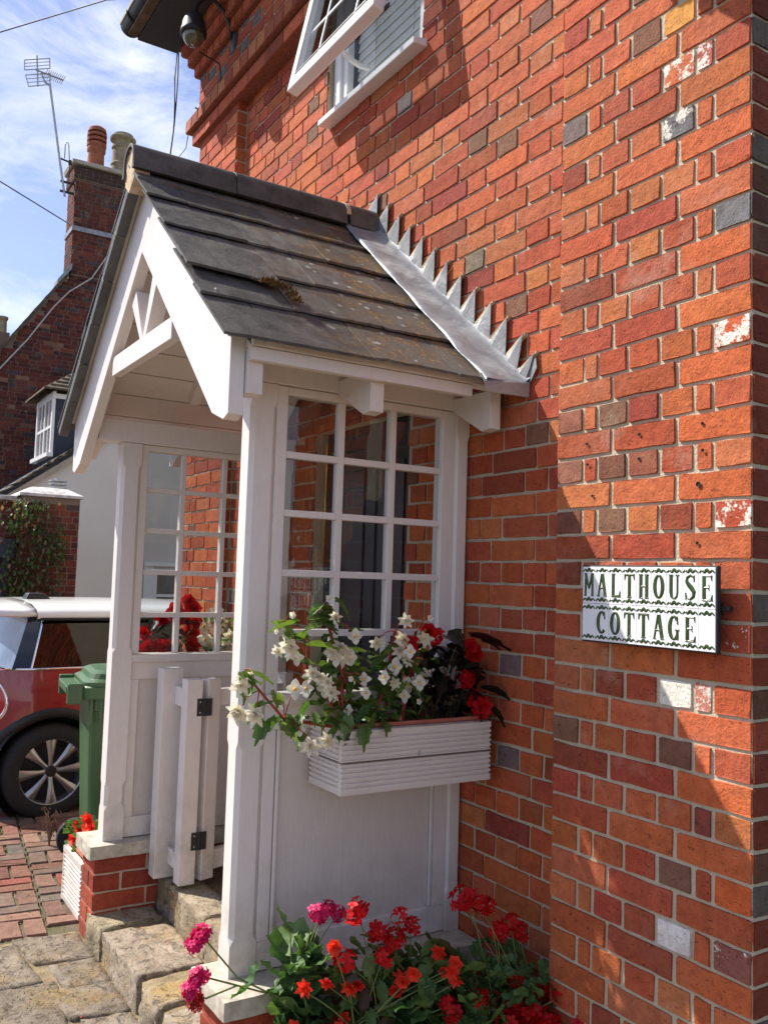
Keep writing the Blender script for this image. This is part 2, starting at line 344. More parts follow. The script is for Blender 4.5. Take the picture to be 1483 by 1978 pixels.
def tone(rnd, w):
    r = rnd.random()
    if r < .46: c = ORG
    elif r < .74: c = RED
    elif r < .86: c = LOR
    elif r < .93: c = DRD
    elif r < (.988 if w < .15 else 1.1): c = BRN if w < .15 else RED
    else: c = GRY if w < .15 else ORG
    k = rnd.uniform(.86, 1.12); al = 0
    if rnd.random() < .015: al = rnd.uniform(.30, .38)
    return (c[0]*k, c[1]*k*rnd.uniform(.85, 1.15), c[2]*k*rnd.uniform(.85, 1.15), al)
def place(vs, O, th, out=None, sx=1):
    c, s_ = math.cos(th), math.sin(th)
    return [(O[0]+(x*sx*c-y*s_), O[1]+(x*sx*s_+y*c), O[2]+z) for x, y, z in vs]
class Wall:
    """collects bricks of one thing; the largest in view become objects"""
    def __init__(s, root, mats, limit=300): s.root = root; s.mats = mats; s.limit = limit; s.items = []
    def brick(s, part, P, th, w, col, zs=1.0, vis=True):
        key = pick(w); s.items.append((part, P, th, key, w/(VARS[key][0]), col, zs, rb.randrange(9), vis))
    def flush(s, stuffname='brickwork'):
        def score(it):
            part, P, th, key, sx, col, zs, i, vis = it
            q_ = proj(P)
            if not vis or q_ is None or not (-30 < q_[0] < 1513 and -30 < q_[1] < 2008): return 0
            nrm = Vector((math.sin(th), -math.cos(th), 0)); d = (CAM-Vector(P)); f = nrm.dot(d.normalized())
            return max(f, 0)*VARS[key][0]*sx/d.length_squared
        its = sorted(s.items, key=score, reverse=True); b = MB()
        for k, it in enumerate(its):
            part, P, th, key, sx, col, zs, i, vis = it
            if k < s.limit and score(it) > 0:
                link_mesh('brick', brick_mesh(key, i, s.mats[0]), part, P, (0, 0, th), (sx, 1, zs), col)
            else:
                vs, fs = VARS[key][1][i]; b.add(place([(x, y, z*zs) for x, y, z in vs], P, th, sx=sx), fs, col)
        if b.f:
            o = b.build(stuffname, s.mats[1], s.root, tone=True); o['kind'] = 'stuff'

Z0 = .073; CH = .075
# ------------------------------------------------------------------ ground
gb = MB(); gb.box(-300, 300, -300, 300, -2.3, -G-.028); tag(gb.build('ground', M['ground']), kind='structure')
rdm = simple('asphalt', (.055, .052, .05), .9, 40, .3, .004)
b = MB(); b.box(-300, 300, -60, -3.4, -G-.02, -G-.012); tag(b.build('road', rdm), kind='structure')

# block paving --------------------------------------------------------
pav = empty('brick_paving', (-4.2, -1, -G), kind='structure')
MB().box(-9.5, -2.72, -3.4, 3, -G-.05, -G-.014).build('bedding', M['ground'], pav)
rp_ = random.Random(5); pvm = []
for _ in range(6):
    bb = MB(); w, h, d = .2, .1, .05; vs = []
    ring = []
    for (cx, cy) in ((-1, -1), (1, -1), (1, 1), (-1, 1)):
        for k in range(2):
            ex = .006 if (k == 0) == (cx*cy > 0) else 0; ey = .006-ex
            ring.append((cx*(w/2-.003-ex)+rp_.uniform(-.0015, .0015), cy*(h/2-.003-ey)+rp_.uniform(-.0015, .0015)))
    n = 8; vs = [(x, y, -.03) for x, y in ring]+[(x, y, -.006) for x, y in ring]+[(x*.965, y*.93, rp_.uniform(-.001, .001)) for x, y in ring]
    fs = [tuple(range(16, 24))]+[(i+o, (i+1) % 8+o, 8+(i+1) % 8+o, 8+i+o) for o in (0, 8) for i in range(8)]
    bb.add(vs, fs); pvm.append(bb.mesh('brick', M['paver']))
PT = [(.23, .115, .085), (.21, .125, .10), (.25, .15, .115), (.19, .135, .11), (.17, .145, .125), (.29, .10, .08), (.21, .10, .08)]
cand = []
ang = R(6); ca, sa = math.cos(ang), math.sin(ang)
for i in range(-3, 36):
    for j in range(-12, 20):
        for k in range(2):
            if (i+j) % 2: lx, ly, rr = .2*i+.1, .2*j+.05+.1*k, 0
            else: lx, ly, rr = .2*i+.05+.1*k, .2*j+.1, math.pi/2
            x, y = -2.8-(lx*ca+ly*sa), -1.2-(lx*-sa+ly*ca)
            if x > -2.86 or x < -8.9 or y > 2.4 or y < -3.3: continue
            cand.append((x, y, rr-ang+R(90)*0, (Vector((x, y, -G))-CAM).length))
cand = [c for c in cand if True]
def inview(x, y, z): 
    p = proj((x, y, z)); return p and -80 < p[0] < 1560 and -50 < p[1] < 2030
cand.sort(key=lambda c: (not inview(c[0], c[1], -G), c[3]))
sb = MB()
for n_, (x, y, rr, d) in enumerate(cand):
    c = PT[rp_.randrange(7)]; k = rp_.uniform(.8, 1.15); c = (c[0]*k, c[1]*k, c[2]*k, 1); z = -G+rp_.uniform(-.004, .003)
    if n_ < 290 and inview(x, y, -G): link_mesh('brick', pvm[rp_.randrange(6)], pav, (x, y, z), (rp_.uniform(-.012, .012), rp_.uniform(-.012, .012), rr+rp_.uniform(-.02, .02)), None, c)
    else:
        me = pvm[rp_.randrange(6)]; sb.add(place([tuple(v.co) for v in me.vertices], (x, y, z), rr), [tuple(p.vertices) for p in me.polygons], c)
q = Mat('paver_field'); a = q.n('ShaderNodeAttribute', attribute_name='tone'); n = q.noise(20, 6, .7)
q.col(q.mix(q.ramp(n, .3, .7), q.mix(1, a.outputs['Color'], (.66, .64, .62), 'MULTIPLY'), q.mix(1, a.outputs['Color'], (1.3, 1.26, 1.2), 'MULTIPLY'))); q.set(Roughness=.88); q.bump(n, 1, .006)
o = sb.build('paving_field', q.m, pav, tone=True); o['kind'] = 'stuff'
# weeds in the joints
wb = MB()
for _ in range(420):
    c = rp_.choice(cand[:230]); x = c[0]+rp_.choice((-.1, .1, 0)); y = c[1]+rp_.choice((-.05, .05)); cl = rp_.random() < .25
    for k in range(5 if cl else 2):
        a = rp_.uniform(0, 6.28); px, py = x+rp_.gauss(0, .012), y+rp_.gauss(0, .006); h = rp_.uniform(.004, .018)
        wb.add([(px, py, -G-.012), (px+.007*math.cos(a), py+.007*math.sin(a), -G-.012), (px+.009*math.cos(a+1), py+.009*math.sin(a+1), -G-.006+h)], [(0, 1, 2)])
tag(wb.build('weeds', M['weed']), 'tiny green weeds growing in the joints of the brick paving', 'weeds', kind='stuff')

gr_ = MB(); rq = random.Random(8)
for _ in range(900):
    x, y = rq.uniform(-3.6, -1.3), rq.uniform(-1.7, -.55)
    if -2.62 < x and y > -.90: continue
    s_ = rq.uniform(.0012, .0042); z = -G+(.012 if x > -2.74 else .002); a = rq.uniform(0, 3)
    vs = [(x+s_*math.cos(a+k*2.09), y+s_*math.sin(a+k*2.09), z-.004) for k in range(3)]+[(x, y, z+s_*.8)]
    gr_.add(vs, [(0, 1, 3), (1, 2, 3), (2, 0, 3)])
tag(gr_.build('grit', simple('grit', (.30, .25, .18), .9, 90, .5, 0)), 'loose grit scattered over the paving in front of the steps', 'grit', kind='stuff')
# rough stones --------------------------------------------------------
def rock(poly, z0, z1, seed, amp=.008, cell=.035, edge=.006):
    """poly: convex xy outline (4 corners) -> rough slab"""
    p = [Vector(v) for v in poly]; L1 = max((p[1]-p[0]).length, (p[2]-p[3]).length); L2 = max((p[3]-p[0]).length, (p[2]-p[1]).length)
    nx = max(3, int(L1/cell)); ny = max(3, int(L2/cell)); nz = max(2, int((z1-z0)/cell)+1)
    vs = {}; V = []; F = []
    def P(i, j, k):
        if (i, j, k) in vs: return vs[(i, j, k)]
        a = i/nx; b_ = j/ny; xy = (p[0]*(1-a)+p[1]*a)*(1-b_)+(p[3]*(1-a)+p[2]*a)*b_; z = z0+(z1-z0)*k/nz
        v = Vector((xy.x, xy.y, z)); e = [(i in (0, nx)), (j in (0, ny)), (k == nz)]
        cen = (p[0]+p[1]+p[2]+p[3])/4
        if sum(e) >= 2:
            d = (Vector((cen.x, cen.y, z0))-v); d.normalize(); v += d*edge*(.6+noise.noise(v*30+Vector((seed, 0, 0))))
        nn = noise.noise_vector(v*9+Vector((seed*3.1, 0, 0)))*amp+noise.noise_vector(v*38+Vector((0, seed, 0)))*amp*.6
        if sum(e) and not e[2]: nn *= 1.7
        elif e[2] and not (e[0] or e[1]): nn *= .6
        v += nn; vs[(i, j, k)] = len(V); V.append(v); return vs[(i, j, k)]
    for i in range(nx):
        for j in range(ny): F.append((P(i, j, nz), P(i+1, j, nz), P(i+1, j+1, nz), P(i, j+1, nz)))
    for k in range(nz):
        for i in range(nx):
            F.append((P(i, 0, k), P(i+1, 0, k), P(i+1, 0, k+1), P(i, 0, k+1))); F.append((P(i+1, ny, k), P(i, ny, k), P(i, ny, k+1), P(i+1, ny, k+1)))
        for j in range(ny):
            F.append((P(nx, j, k), P(nx, j+1, k), P(nx, j+1, k+1), P(nx, j, k+1))); F.append((P(0, j+1, k), P(0, j, k), P(0, j, k+1), P(0, j+1, k+1)))
    b = MB(); b.add(V, F); return b
def stone(name, parent, poly, z0, z1, seed, col=(1, 1, 1, 1), **k):
    o = rock(poly, z0, z1, seed, **k).build(name, M['stone'], parent, smooth=True, fix=True); o.color = col; return o
flags = empty('stone_paving', (-2.2, -1.1, -G), kind='structure')
bm_ = rock([(-2.76, -3.4), (3.5, -3.4), (3.5, -.60), (-2.76, -.60)], -G-.05, -G-.006, 2, amp=.006, cell=.08); bm_.build('bedding', M['bedding'], flags, smooth=True, fix=True)
xs = [-2.74, -2.46, -2.0, -1.55, -1.1, -.6, -.1]
FL = [((-2.74, -1.14), (-2.50, -1.10), (-2.44, -.895), (-2.72, -.89)), ((-2.43, -1.06), (-2.22, -1.04), (-2.20, -.90), (-2.41, -.90)), ((-2.71, -1.5), (-2.33, -1.47), (-2.30, -1.13), (-2.68, -1.17)), ((-2.20, -1.12), (-1.98, -1.08), (-1.94, -.90), (-2.17, -.90)),
      ((-2.29, -1.46), (-1.86, -1.42), (-1.83, -1.14), (-2.27, -1.09)), ((-1.93, -1.05), (-1.70, -1.05), (-1.66, -.9), (-1.90, -.9)), ((-1.81, -1.44), (-1.42, -1.40), (-1.40, -1.1), (-1.79, -1.12)), ((-1.66, -1.06), (-1.36, -1.04), (-1.34, -.9), (-1.63, -.9)),
      ((-2.7, -1.9), (-2.1, -1.85), (-2.1, -1.52), (-2.68, -1.54)), ((-2.06, -1.85), (-1.4, -1.85), (-1.4, -1.48), (-2.04, -1.5))]
for x in range(6): FL.append(((-1.34+x*.5, -1.5), (-.88+x*.5, -1.5), (-.88+x*.5, -1.1), (-1.34+x*.5, -1.1))); FL.append(((-1.34+x*.5, -2.0), (-.88+x*.5, -2.0), (-.88+x*.5, -1.54), (-1.34+x*.5, -1.54)))
def grow(P, g=.016):
    c = (sum(p[0] for p in P)/4, sum(p[1] for p in P)/4)
    return [(p[0]+math.copysign(g, p[0]-c[0])+rb.uniform(-.006, .006), min(p[1]+math.copysign(g, p[1]-c[1])+rb.uniform(-.006, .006), -.893)) for p in P]
FL = [grow(P) for P in FL]
for i, pl_ in enumerate(FL): k = .60+.22*rb.random(); stone('flagstone', flags, pl_, -G-.05, -G+.006+.004*rb.random(), i+3, (k, k*.97, k*.95, 1), amp=.005, cell=.028, edge=.004)
steps = empty('stone_steps', (-1.9, -.74, -G), 'worn yellowish stone steps leading up to the white cottage porch', 'steps')
rock([(-2.60, -.87), (-1.09, -.87), (-1.09, -.58), (-2.60, -.58)], -G-.04, -1.452, 41, amp=.009).build('step_bed', M['bedding'], steps, smooth=True, fix=True)
for i, (a, b_, c1) in enumerate([(-2.605, -2.405, (1.0, .98, .80, 1)), (-2.37, -1.91, (1.05, 1, .97, 1)), (-1.83, -1.66, (1, .97, .92, 1)), (-1.61, -1.35, (1.08, 1.04, 1.0, 1)), (-1.31, -1.1, (1, 1, 1, 1))]):
    stone('step_stone', steps, [(a, -.895+.012*(i % 2)), (b_, -.885), (b_-.01, -.625), (a+.01, -.615)], -G-.02, -1.436, 20+i, c1, amp=.007, cell=.02, edge=.006)
for i, (a, b_) in enumerate([(-2.56, -2.40), (-2.39, -1.98), (-1.97, -1.62), (-1.61, -1.33)]):
    stone('threshold_stone', steps, [(a, -.612), (b_-.008, -.606), (b_-.008, -.47), (a, -.47)], -1.47, -1.30, 60+i, (.98, .93, .82, 1) if i else (.55, .54, .5, 1), amp=.007, cell=.02, edge=.005)
MB().box(-2.56, -1.30, -.475, -.002, -1.45, -1.304).build('porch_floor', M['floor'], steps)

# ------------------------------------------------------------------ the brick house
house = empty('brick_house', (-2, 0, -G), 'red brick house with pale mortar, open white upstairs casement and brick band under its eaves', 'house')
HW = Wall(house, (M['brick'], M['brick_s']), 300)
DOOR = (-2.40, -1.60, -1.35, .68); WIN = (-2.41, -1.583, 2.185, 3.3)
b = MB(); f0 = .0055
b.box(-4.024, -2.40, f0, .3, -1.7, 2.185).box(-1.60, -.60, f0, .3, -1.7, 2.185).box(-2.40, -1.60, f0, .3, .68, 2.185).box(-4.024, -2.41, f0, .3, 2.185, 3.3).box(-1.583, -.60, f0, .3, 2.185, 3.3).box(-4.024, -.6, f0, .3, 3.3, 3.45)
b.box(-4.026, -3.415, -.0545, f0, -1.7, 2.74)
fw = b.build('front_wall', M['mortar'], house)
b = MB().box(-.670, -.005, -.0705, .3, -1.7, 3.45); b.box(-4.02, -.01, .3, 6, -1.7, 3.45)
qp = b.build('corner_pier', M['mortar'], house)
def slots(rows, part, th, ori, openings=(), zs=1.0, joint=.0085, tn=tone):
    """rows: list of (z_centre,[(a,b)...]) along the local x axis from ori"""
    for z, sl in rows:
        for a, b_ in sl:
            pieces = [(a, b_)]
            for (o0, o1, oz0, oz1) in openings:
                if z+.03 > oz0 and z-.03 < oz1:
                    np_ = []
                    for p, q_ in pieces:
                        if q_ <= o0 or p >= o1: np_.append((p, q_)); continue
                        if p < o0: np_.append((p, o0+.005))
                        if q_ > o1: np_.append((o1-.005, q_))
                    pieces = np_
            for p, q_ in pieces:
                w = q_-p-joint
                if w < .018: continue
                mid = (p+q_)/2+rb.uniform(-.0015, .0015); P = (ori[0]+mid*math.cos(th), ori[1]+mid*math.sin(th), z+rb.uniform(-.0015, .0015))
                nr = rb.uniform(-.002, .002); P = (P[0]+math.sin(th)*nr, P[1]-math.cos(th)*nr, P[2])
                HW.brick(part, P, th, w, tn(rb, w), zs)
# main field
rows = []
for n in range(-21, 43):
    z = Z0+CH*n+CH/2; sl = []
    if n >= 12:
        x = -.58-(.169 if n % 2 else 0); sl.append((x, -.58)) if x < -.62 else None
        k = 0
        while x > -4.0:
            w = .225 if (k % 2 == 0 or rb.random() < .05) else .1125; sl.append((max(x-w, -4.02), x)); x -= w; k += 1
    elif n % 2 == 0:
        x = -.849+.225
        while x > -4.0: sl.append((max(x-.225, -4.02), min(x, -.60))); x -= .225
    else:
        x = -.905+.1125*3; first = True
        while x > -4.0:
            w = .1125
            if rb.random() < .13 or (first and rb.random() < .6): w = .225
            first = False
            sl.append((max(x-w, -4.02), min(x, -.60))); x -= w
    # behind the pilaster there is none to see
    rows.append((z, [(a, b_) for a, b_ in sl if b_ > -3.41]))
slots([(z, [(max(a, -3.405), b_) for a, b_ in s_]) for z, s_ in rows], fw, 0, (0, 0, 0), [DOOR, WIN, (-4.1, -2.43, 2.80, 3.5)])
# end pilaster and its flanks
rows = []; fl = []; side = []
for n in range(-21, 36):
    z = Z0+CH*n+CH/2
    if n % 2: sl = [(-4.03, -3.86), (-3.86, -3.635), (-3.635, -3.41)]
    else: sl = [(-4.03, -3.91), (-3.91, -3.80), (-3.80, -3.575), (-3.575, -3.41)]
    rows.append((z, sl)); fl.append((z, [(-.06, .0)]))
slots(rows, fw, 0, (0, -.06, 0)); slots(fl, fw, R(90), (-3.41, 0, 0), joint=.006)
# corner pier: stretchers and header/closer rows
SPEC = {}
GREYC = (.20, .205, .22, 0)
PIERX = [0, .1125, .16875, .28125, .39375, .50625, .5625, .675]
spec = {(-13, 4): (.80, .80, .80, .2), (11, 6): (.17, .17, .185, 0), (15, 4): (.16, .16, .17, .46), (17, 4): (.62, .16, .06, .50), (17, 5): (.45, .12, .09, .50), (-5, 4): (.36, .14, .09, .60), (-5, 5): (.55, .22, .17, .50), (8, 4): (.21, .17, .145, .33), (19, 4): (.66, .31, .07, .25),
        (-14, 4): (.12, .12, .14, 0), (3, 0): (.30, .13, .09, 0), (5, 0): (.30, .12, .08, 0), (-3, 6): (.40, .08, .04, .42), (3, 3): (.3, .10, .06, 0), (1, 6): (.42, .08, .04, .46), (7, 6): (.55, .12, .05, .5), (-9, 2): (.5, .12, .05, 0), (-13, 6): (.28, .10, .08, .40), (-7, 5): (.62, .15, .06, 0), (-9, 5): (.24, .06, .045, 0), (-11, 6): (.60, .13, .04, 0)}
sspec = {16: None}
for n in range(-21, 45):
    z = Z0+CH*n+CH/2
    if n % 2 == 0:
        for k in range(3):
            a = -.675+.225*k
            c = tone(rb, .2); 
            if k == 2 and rb.random() < .6: c = (ORG[0]*1.1, ORG[1]*1.1, ORG[2], c[3])
            HW.brick(qp, (a+.1125+(.002 if k == 2 else 0), -.076+rb.uniform(-.0015, .002), z), 0, .225-.012, c)
    else:
        for k in range(7):
            a, e = PIERX[k], PIERX[k+1]; c = spec.get((n, k)) or tone(rb, e-a)
            if k in (1, 5) and (n, k) not in spec: c = random.choice([ORG, LOR, ORG, RED])+(0,)
            HW.brick(qp, (-.675+(a+e)/2, -.076+rb.uniform(-.0015, .002), z), 0, e-a-.012, c)
    # return face: its shade is put into darker brick tones
    sl = [(-.076, .03), (.03, .255), (.255, .48), (.48, .705)] if n % 2 == 0 else [(-.076, .145), (.145, .20), (.20, .31), (.31, .425), (.425, .54)]
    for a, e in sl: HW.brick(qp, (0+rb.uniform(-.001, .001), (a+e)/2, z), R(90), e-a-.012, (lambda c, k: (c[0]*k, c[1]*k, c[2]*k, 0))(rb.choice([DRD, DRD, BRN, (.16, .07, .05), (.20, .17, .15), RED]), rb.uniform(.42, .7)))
for (hx, hz) in ((-.141, .416), (-.346, .413), (-.542, .409), (-.140, .348), (-.347, .347), (-.539, .349), (-.153, .263), (-.518, .257), (-.155, .115)):
    rr_ = .0062 if hz == .263 else .0036
    MB().lathe([(rr_, 0), (rr_*.8, .001), (0, .0012)], (hx, -.0795, hz), 10, 1).build('drill_hole', M['dark'], qp)
    MB().lathe([(rr_+.0014, .0), (rr_+.0006, -.0008), (rr_-.0004, 0)], (hx, -.0795, hz), 10, 1).build('hole_rim', M['iron'], qp)
# string course, upper wall and corbels at the far end
bandm = simple('band_brick', (.24, .075, .042), .9, 60, .35, .004)
b = MB(); b.box(-4.04, -2.43, -.072, f0, 2.93, 3.18)
MB().box(-4.098, -2.43, -.088, f0, 2.752, 2.83).build('string_course', bandm, house); MB().box(-4.148, -2.43, -.117, f0, 2.842, 2.925).build('string_course', bandm, house)
uw = b.build('upper_wall', M['mortar'], house)
def run(part, x0, x1, y, z, ws, th=0, tn=tone, zs=1.0):
    x = x0; k = rb.randrange(len(ws))
    while x < x1-.02:
        w = min(ws[k % len(ws)], x1-x); HW.brick(part, (x+w/2, y, z), th, w-.010, tn(rb, w), zs); x += w; k += 1
run(uw, -4.10, -2.43, -.09, 2.79, [.225, .225], zs=1.12)
for n in range(16): HW.brick(uw, (-4.145+.1125*(n+.5)-.01, -.12, 2.883), 0, .1125-.010, (lambda c: (c[0]*.85, c[1]*1.1, c[2]*1.1, c[3]))(tone(rb, .1)), 1.15)
for z, y in ((2.79, -.09), (2.883, -.12)):
    b_ = MB()
for n in range(4):
    z = 2.965+CH*n; x = -4.045+(.0 if n % 2 else -.06); k = n
    while x < -2.44:
        w = .225 if k % 2 == 0 else .1125
        c = tone(rb, w)
        if w < .15 and rb.random() < .7: c = (.15, .155, .17, 0)
        a = max(x, -4.045); e = min(x+w, -2.44)
        if e-a > .03: HW.brick(uw, ((a+e)/2, -.076, z), 0, e-a-.010, c)
        x += w; k += 1
b = MB()
for i, (z0, z1, y) in enumerate([(3.19, 3.26, -.11), (3.265, 3.335, -.145), (3.34, 3.41, -.18)]):
    b.box(-4.06-.035*i, -.01, y+.006, f0, z0-.006, z1+.006)
    x = -4.07-.035*i
    while x < -2.5:
        HW.brick(uw, (x+.056, y, (z0+z1)/2), 0, .102, tone(rb, .1)); x += .1125
b.build('eaves_corbel', bandm, house)
HW.flush()
rfm = MB(); rfm.prism([(-.5, 3.50), (2.6, 5.2), (5.7, 3.5), (5.7, 3.42), (-.5, 3.42)], 0, -4.22, .1); rfm.build('roof', M['tile'], house)
b = MB(); b.box(-4.22, .05, -.44, -.18, 3.405, 3.47); b.build('soffit', M['darkplastic'], house)
b = MB(); prof = [(.066*math.cos(R(a)), .066*math.sin(R(a))) for a in range(180, 361, 15)]; pin = [(.058*math.cos(R(a)), .058*math.sin(R(a))) for a in range(360, 179, -15)]
b.prism([(-.475+p[0], 3.50+p[1]) for p in prof+pin], 0, -4.26, .1); b.prism([(-.475+p[0], 3.50+p[1]) for p in prof], 0, -4.27, -4.255)
g = b.build('gutter', M['darkplastic'], house, fix=True)
for x in (-4.1, -3.7, -3.0): MB().tube([(x, -.475+.072*math.cos(R(a)), 3.50+.072*math.sin(R(a))) for a in range(180, 361, 20)], .006, 6).build('gutter_bracket', M['iron'], g)
MB().box(-4.26, .1, -.548, -.535, 3.49, 3.515).build('gutter_lip', simple('pale_lichen', (.32, .34, .28), .8, 50, .3, 0), g)
# front door inside the porch
dr = MB().box(-2.40, -1.60, .07, .11, -1.30, .68).build('front_door', M['navy'], house, bevel=.003)
b = MB()
for x0, x1, z0, z1 in ((-2.28, -2.04, -1.1, -.55), (-1.96, -1.72, -1.1, -.55), (-2.28, -2.04, -.4, .5), (-1.96, -1.72, -.4, .5)):
    b.box(x0, x1, .062, .071, z0, z0+.02).box(x0, x1, .062, .071, z1-.02, z1).box(x0, x0+.02, .062, .071, z0+.02, z1-.02).box(x1-.02, x1, .062, .071, z0+.02, z1-.02)
b.build('panel_moulding', M['navy'], dr, bevel=.003)
MB().tube([(-2.33, .03, .05), (-2.33, .03, .62)], .007).tube([(-2.33, .07, .08), (-2.33, .03, .08)], .006).tube([(-2.33, .07, .58), (-2.33, .03, .58)], .006).build('pull_handle', M['brass'], dr, smooth=True)
# upstairs window
wn_ = MB(); F = (-2.40, -1.59); 
wn_.box(-2.395, -2.335, .03, .09, 2.19, 3.29).box(-1.65, -1.59, .03, .09, 2.19, 3.29).box(-2.335, -1.65, .03, .09, 2.19, 2.25).box(-2.335, -1.65, .03, .09, 3.23, 3.29).box(-2.335, -2.29, .045, .08, 2.25, 3.23)
win = wn_.build('window', M['upvc'], house, bevel=.004)
MB().prism([(-.065, 2.150), (-.065, 2.178), (.03, 2.192), (.03, 2.155)], 0, -2.37, -1.548).build('sill', M['upvc'], win, bevel=.004)
MB().box(-2.29, -1.65, .06, .064, 2.25, 3.23).build('pane', M['glass_up'], win)
bl = []
for i in range(21):
    z = 2.275+.047*i; b = MB(); b.prism([(.096, z-.030), (.100, z-.031), (.112, z+.028), (.108, z+.029)], 0, -2.28, -1.66)
    o = b.build('blind_slat', simple('blind_slat_white', (.80, .82, .78), .5, 8, .03, 0) if i == 0 else bmat, win) if i else b.build('blind_slat', simple('blind_slat_white', (.80, .82, .78), .5, 8, .03, 0), win)
    bmat = o.data.materials[0]
b = MB()
for x in (-2.12, -1.80): b.tube([(x, .098, 2.24), (x, .098, 3.23)], .0018, 5)
b.build('blind_cord', M['cablew'], win)
MB().box(-2.40, -1.59, .14, .15, 2.19, 3.3).build('room_behind', M['dark'], win)
# sash, hinged at the top and pushed out
def sashP(x, t, d):   # t: 0 top .. 1 bottom along the sash, d: outward thickness
    tx, ty, tz = 0, -.211, -1.02; L_ = math.hypot(ty, tz); ny, nz = tz/L_, -ty/L_   # normal, outwards/upwards
    return (x, .02+ty*t+ny*d*1.0, 3.262+tz*t-abs(nz)*0*d+nz*d)
def sbox(b, x0, x1, t0, t1, d0, d1):
    vs = [sashP(x, t, d) for x in (x0, x1) for t in (t0, t1) for d in (d0, d1)]
    return b.add(vs, [(0, 1, 3, 2), (4, 6, 7, 5), (0, 4, 5, 1), (2, 3, 7, 6), (0, 2, 6, 4), (1, 5, 7, 3)])
b = MB(); X0, X1 = -2.345, -1.575
for a in ((X0, X0+.062, 0, 1), (X1-.062, X1, 0, 1), (X0+.062, X1-.062, 0, .06), (X0+.062, X1-.062, .94, 1)): sbox(b, *a, 0, .055)
sash = b.build('open_sash', M['upvc'], house, bevel=.006, fix=True)
b = MB(); sbox(b, X0+.062, X1-.062, .06, .94, .024, .030); b.build('pane', M['glass'], sash, fix=True)
b = MB(); 
for x in (-2.12, -1.80): sbox(b, x-.006, x+.006, .06, .94, .022, .032)
for t in (.28, .5, .72): sbox(b, X0+.062, X1-.062, t-.006, t+.006, .0222, .0318)
b.build('glazing_bar', M['upvc'], sash, fix=True)
b = MB()
for a in ((X0+.06, X0+.068, .058, .942), (X1-.068, X1-.06, .058, .942), (X0+.06, X1-.06, .934, .942)): sbox(b, *a, .056, .058)
b.build('gasket', M['darkplastic'], sash, fix=True)
b = MB(); b.prism([(.02, 2.30), (-.03, 2.295), (-.09, 2.31), (-.12, 2.335), (-.12, 2.35), (-.085, 2.325), (-.03, 2.312), (.02, 2.315)], 0, -2.05, -2.03); b.build('window_stay', M['upvc'], win, fix=True)
b = MB()
for x in (-1.62, -1.9): sbox(b, x, x+.07, .97, .99, -.006, 0)
b.build('sash_catch', M['iron'], sash, fix=True)

# ------------------------------------------------------------------ porch
XR, XL, XC = -1.20, -2.68, -1.92
porch = empty('timber_porch', (-1.94, -.5, -G), 'white painted timber porch with slate roof and glazed sides on the brick house', 'porch')
SL = .854; ZR = 1.506; TH = math.atan(SL); CT, ST = math.cos(TH), math.sin(TH)
def rpt(side, s, h):
    """point on a slope: s metres down from the ridge, h above the roof plane"""
    return (XC+side*(s*CT+h*ST), ZR-s*ST+h*CT)
def slope_box(b, side, s0, s1, y0, y1, h0, h1, dh=0):
    poly = [rpt(side, s0, h0), rpt(side, s1, h0+dh), rpt(side, s1, h1+dh), rpt(side, s0, h1)]
    return b.prism(poly, 1, y0, y1)
def post(x0, x1, y0, y1, cham, secs):
    """square post with stopped chamfers; secs = [(z, chamfered)]"""
    b = MB(); ring = []
    for z, c in secs:
        c = cham if c else .0015
        ring.append([(x0+c, y0, z), (x1-c, y0, z), (x1, y0+c, z), (x1, y1-c, z), (x1-c, y1, z), (x0+c, y1, z), (x0, y1-c, z), (x0, y0+c, z)])
    vs = [p for r_ in ring for p in r_]; fs = [tuple(range(8))[::-1], tuple(range(len(vs)-8, len(vs)))]
    for i in range(len(ring)-1): fs += [(i*8+j, i*8+(j+1) % 8, (i+1)*8+(j+1) % 8, (i+1)*8+j) for j in range(8)]
    b.add(vs, fs); return b
def secs(zb, z1, z2, z3, z4, zt): return [(zb, 0), (z1, 0), (z1+.02, 1), (z2-.02, 1), (z2, 0), (z3, 0), (z3+.02, 1), (z4-.02, 1), (z4, 0), (zt, 0)]
post(-1.285, XR, -.842, -.755, .014, secs(-1.182, -1.09, -.50, -.44, .545, .60)).build('post', M['white'], porch)
post(XL, -2.60, -.842, -.755, .014, secs(-1.150, -1.02, -.9, -.35, .48, .57)).build('post', M['white'], porch)
post(-1.275, XR+.002, -.062, -.004, .010, secs(-1.182, -1.06, -.48, -.40, .52, .60)).build('post', M['white'], porch)
post(XL, -2.61, -.062, -.004, .010, secs(-1.15, -1.06, -.48, -.40, .52, .57)).build('post', M['white'], porch)
MB().box(-1.29, XR+.008, -.95, -.003, .602, .676).build('wall_plate', M['white'], porch, bevel=.002)
MB().box(XL-.008, -2.592, -.95, -.003, .572, .668).build('wall_plate', M['white'], porch, bevel=.002)
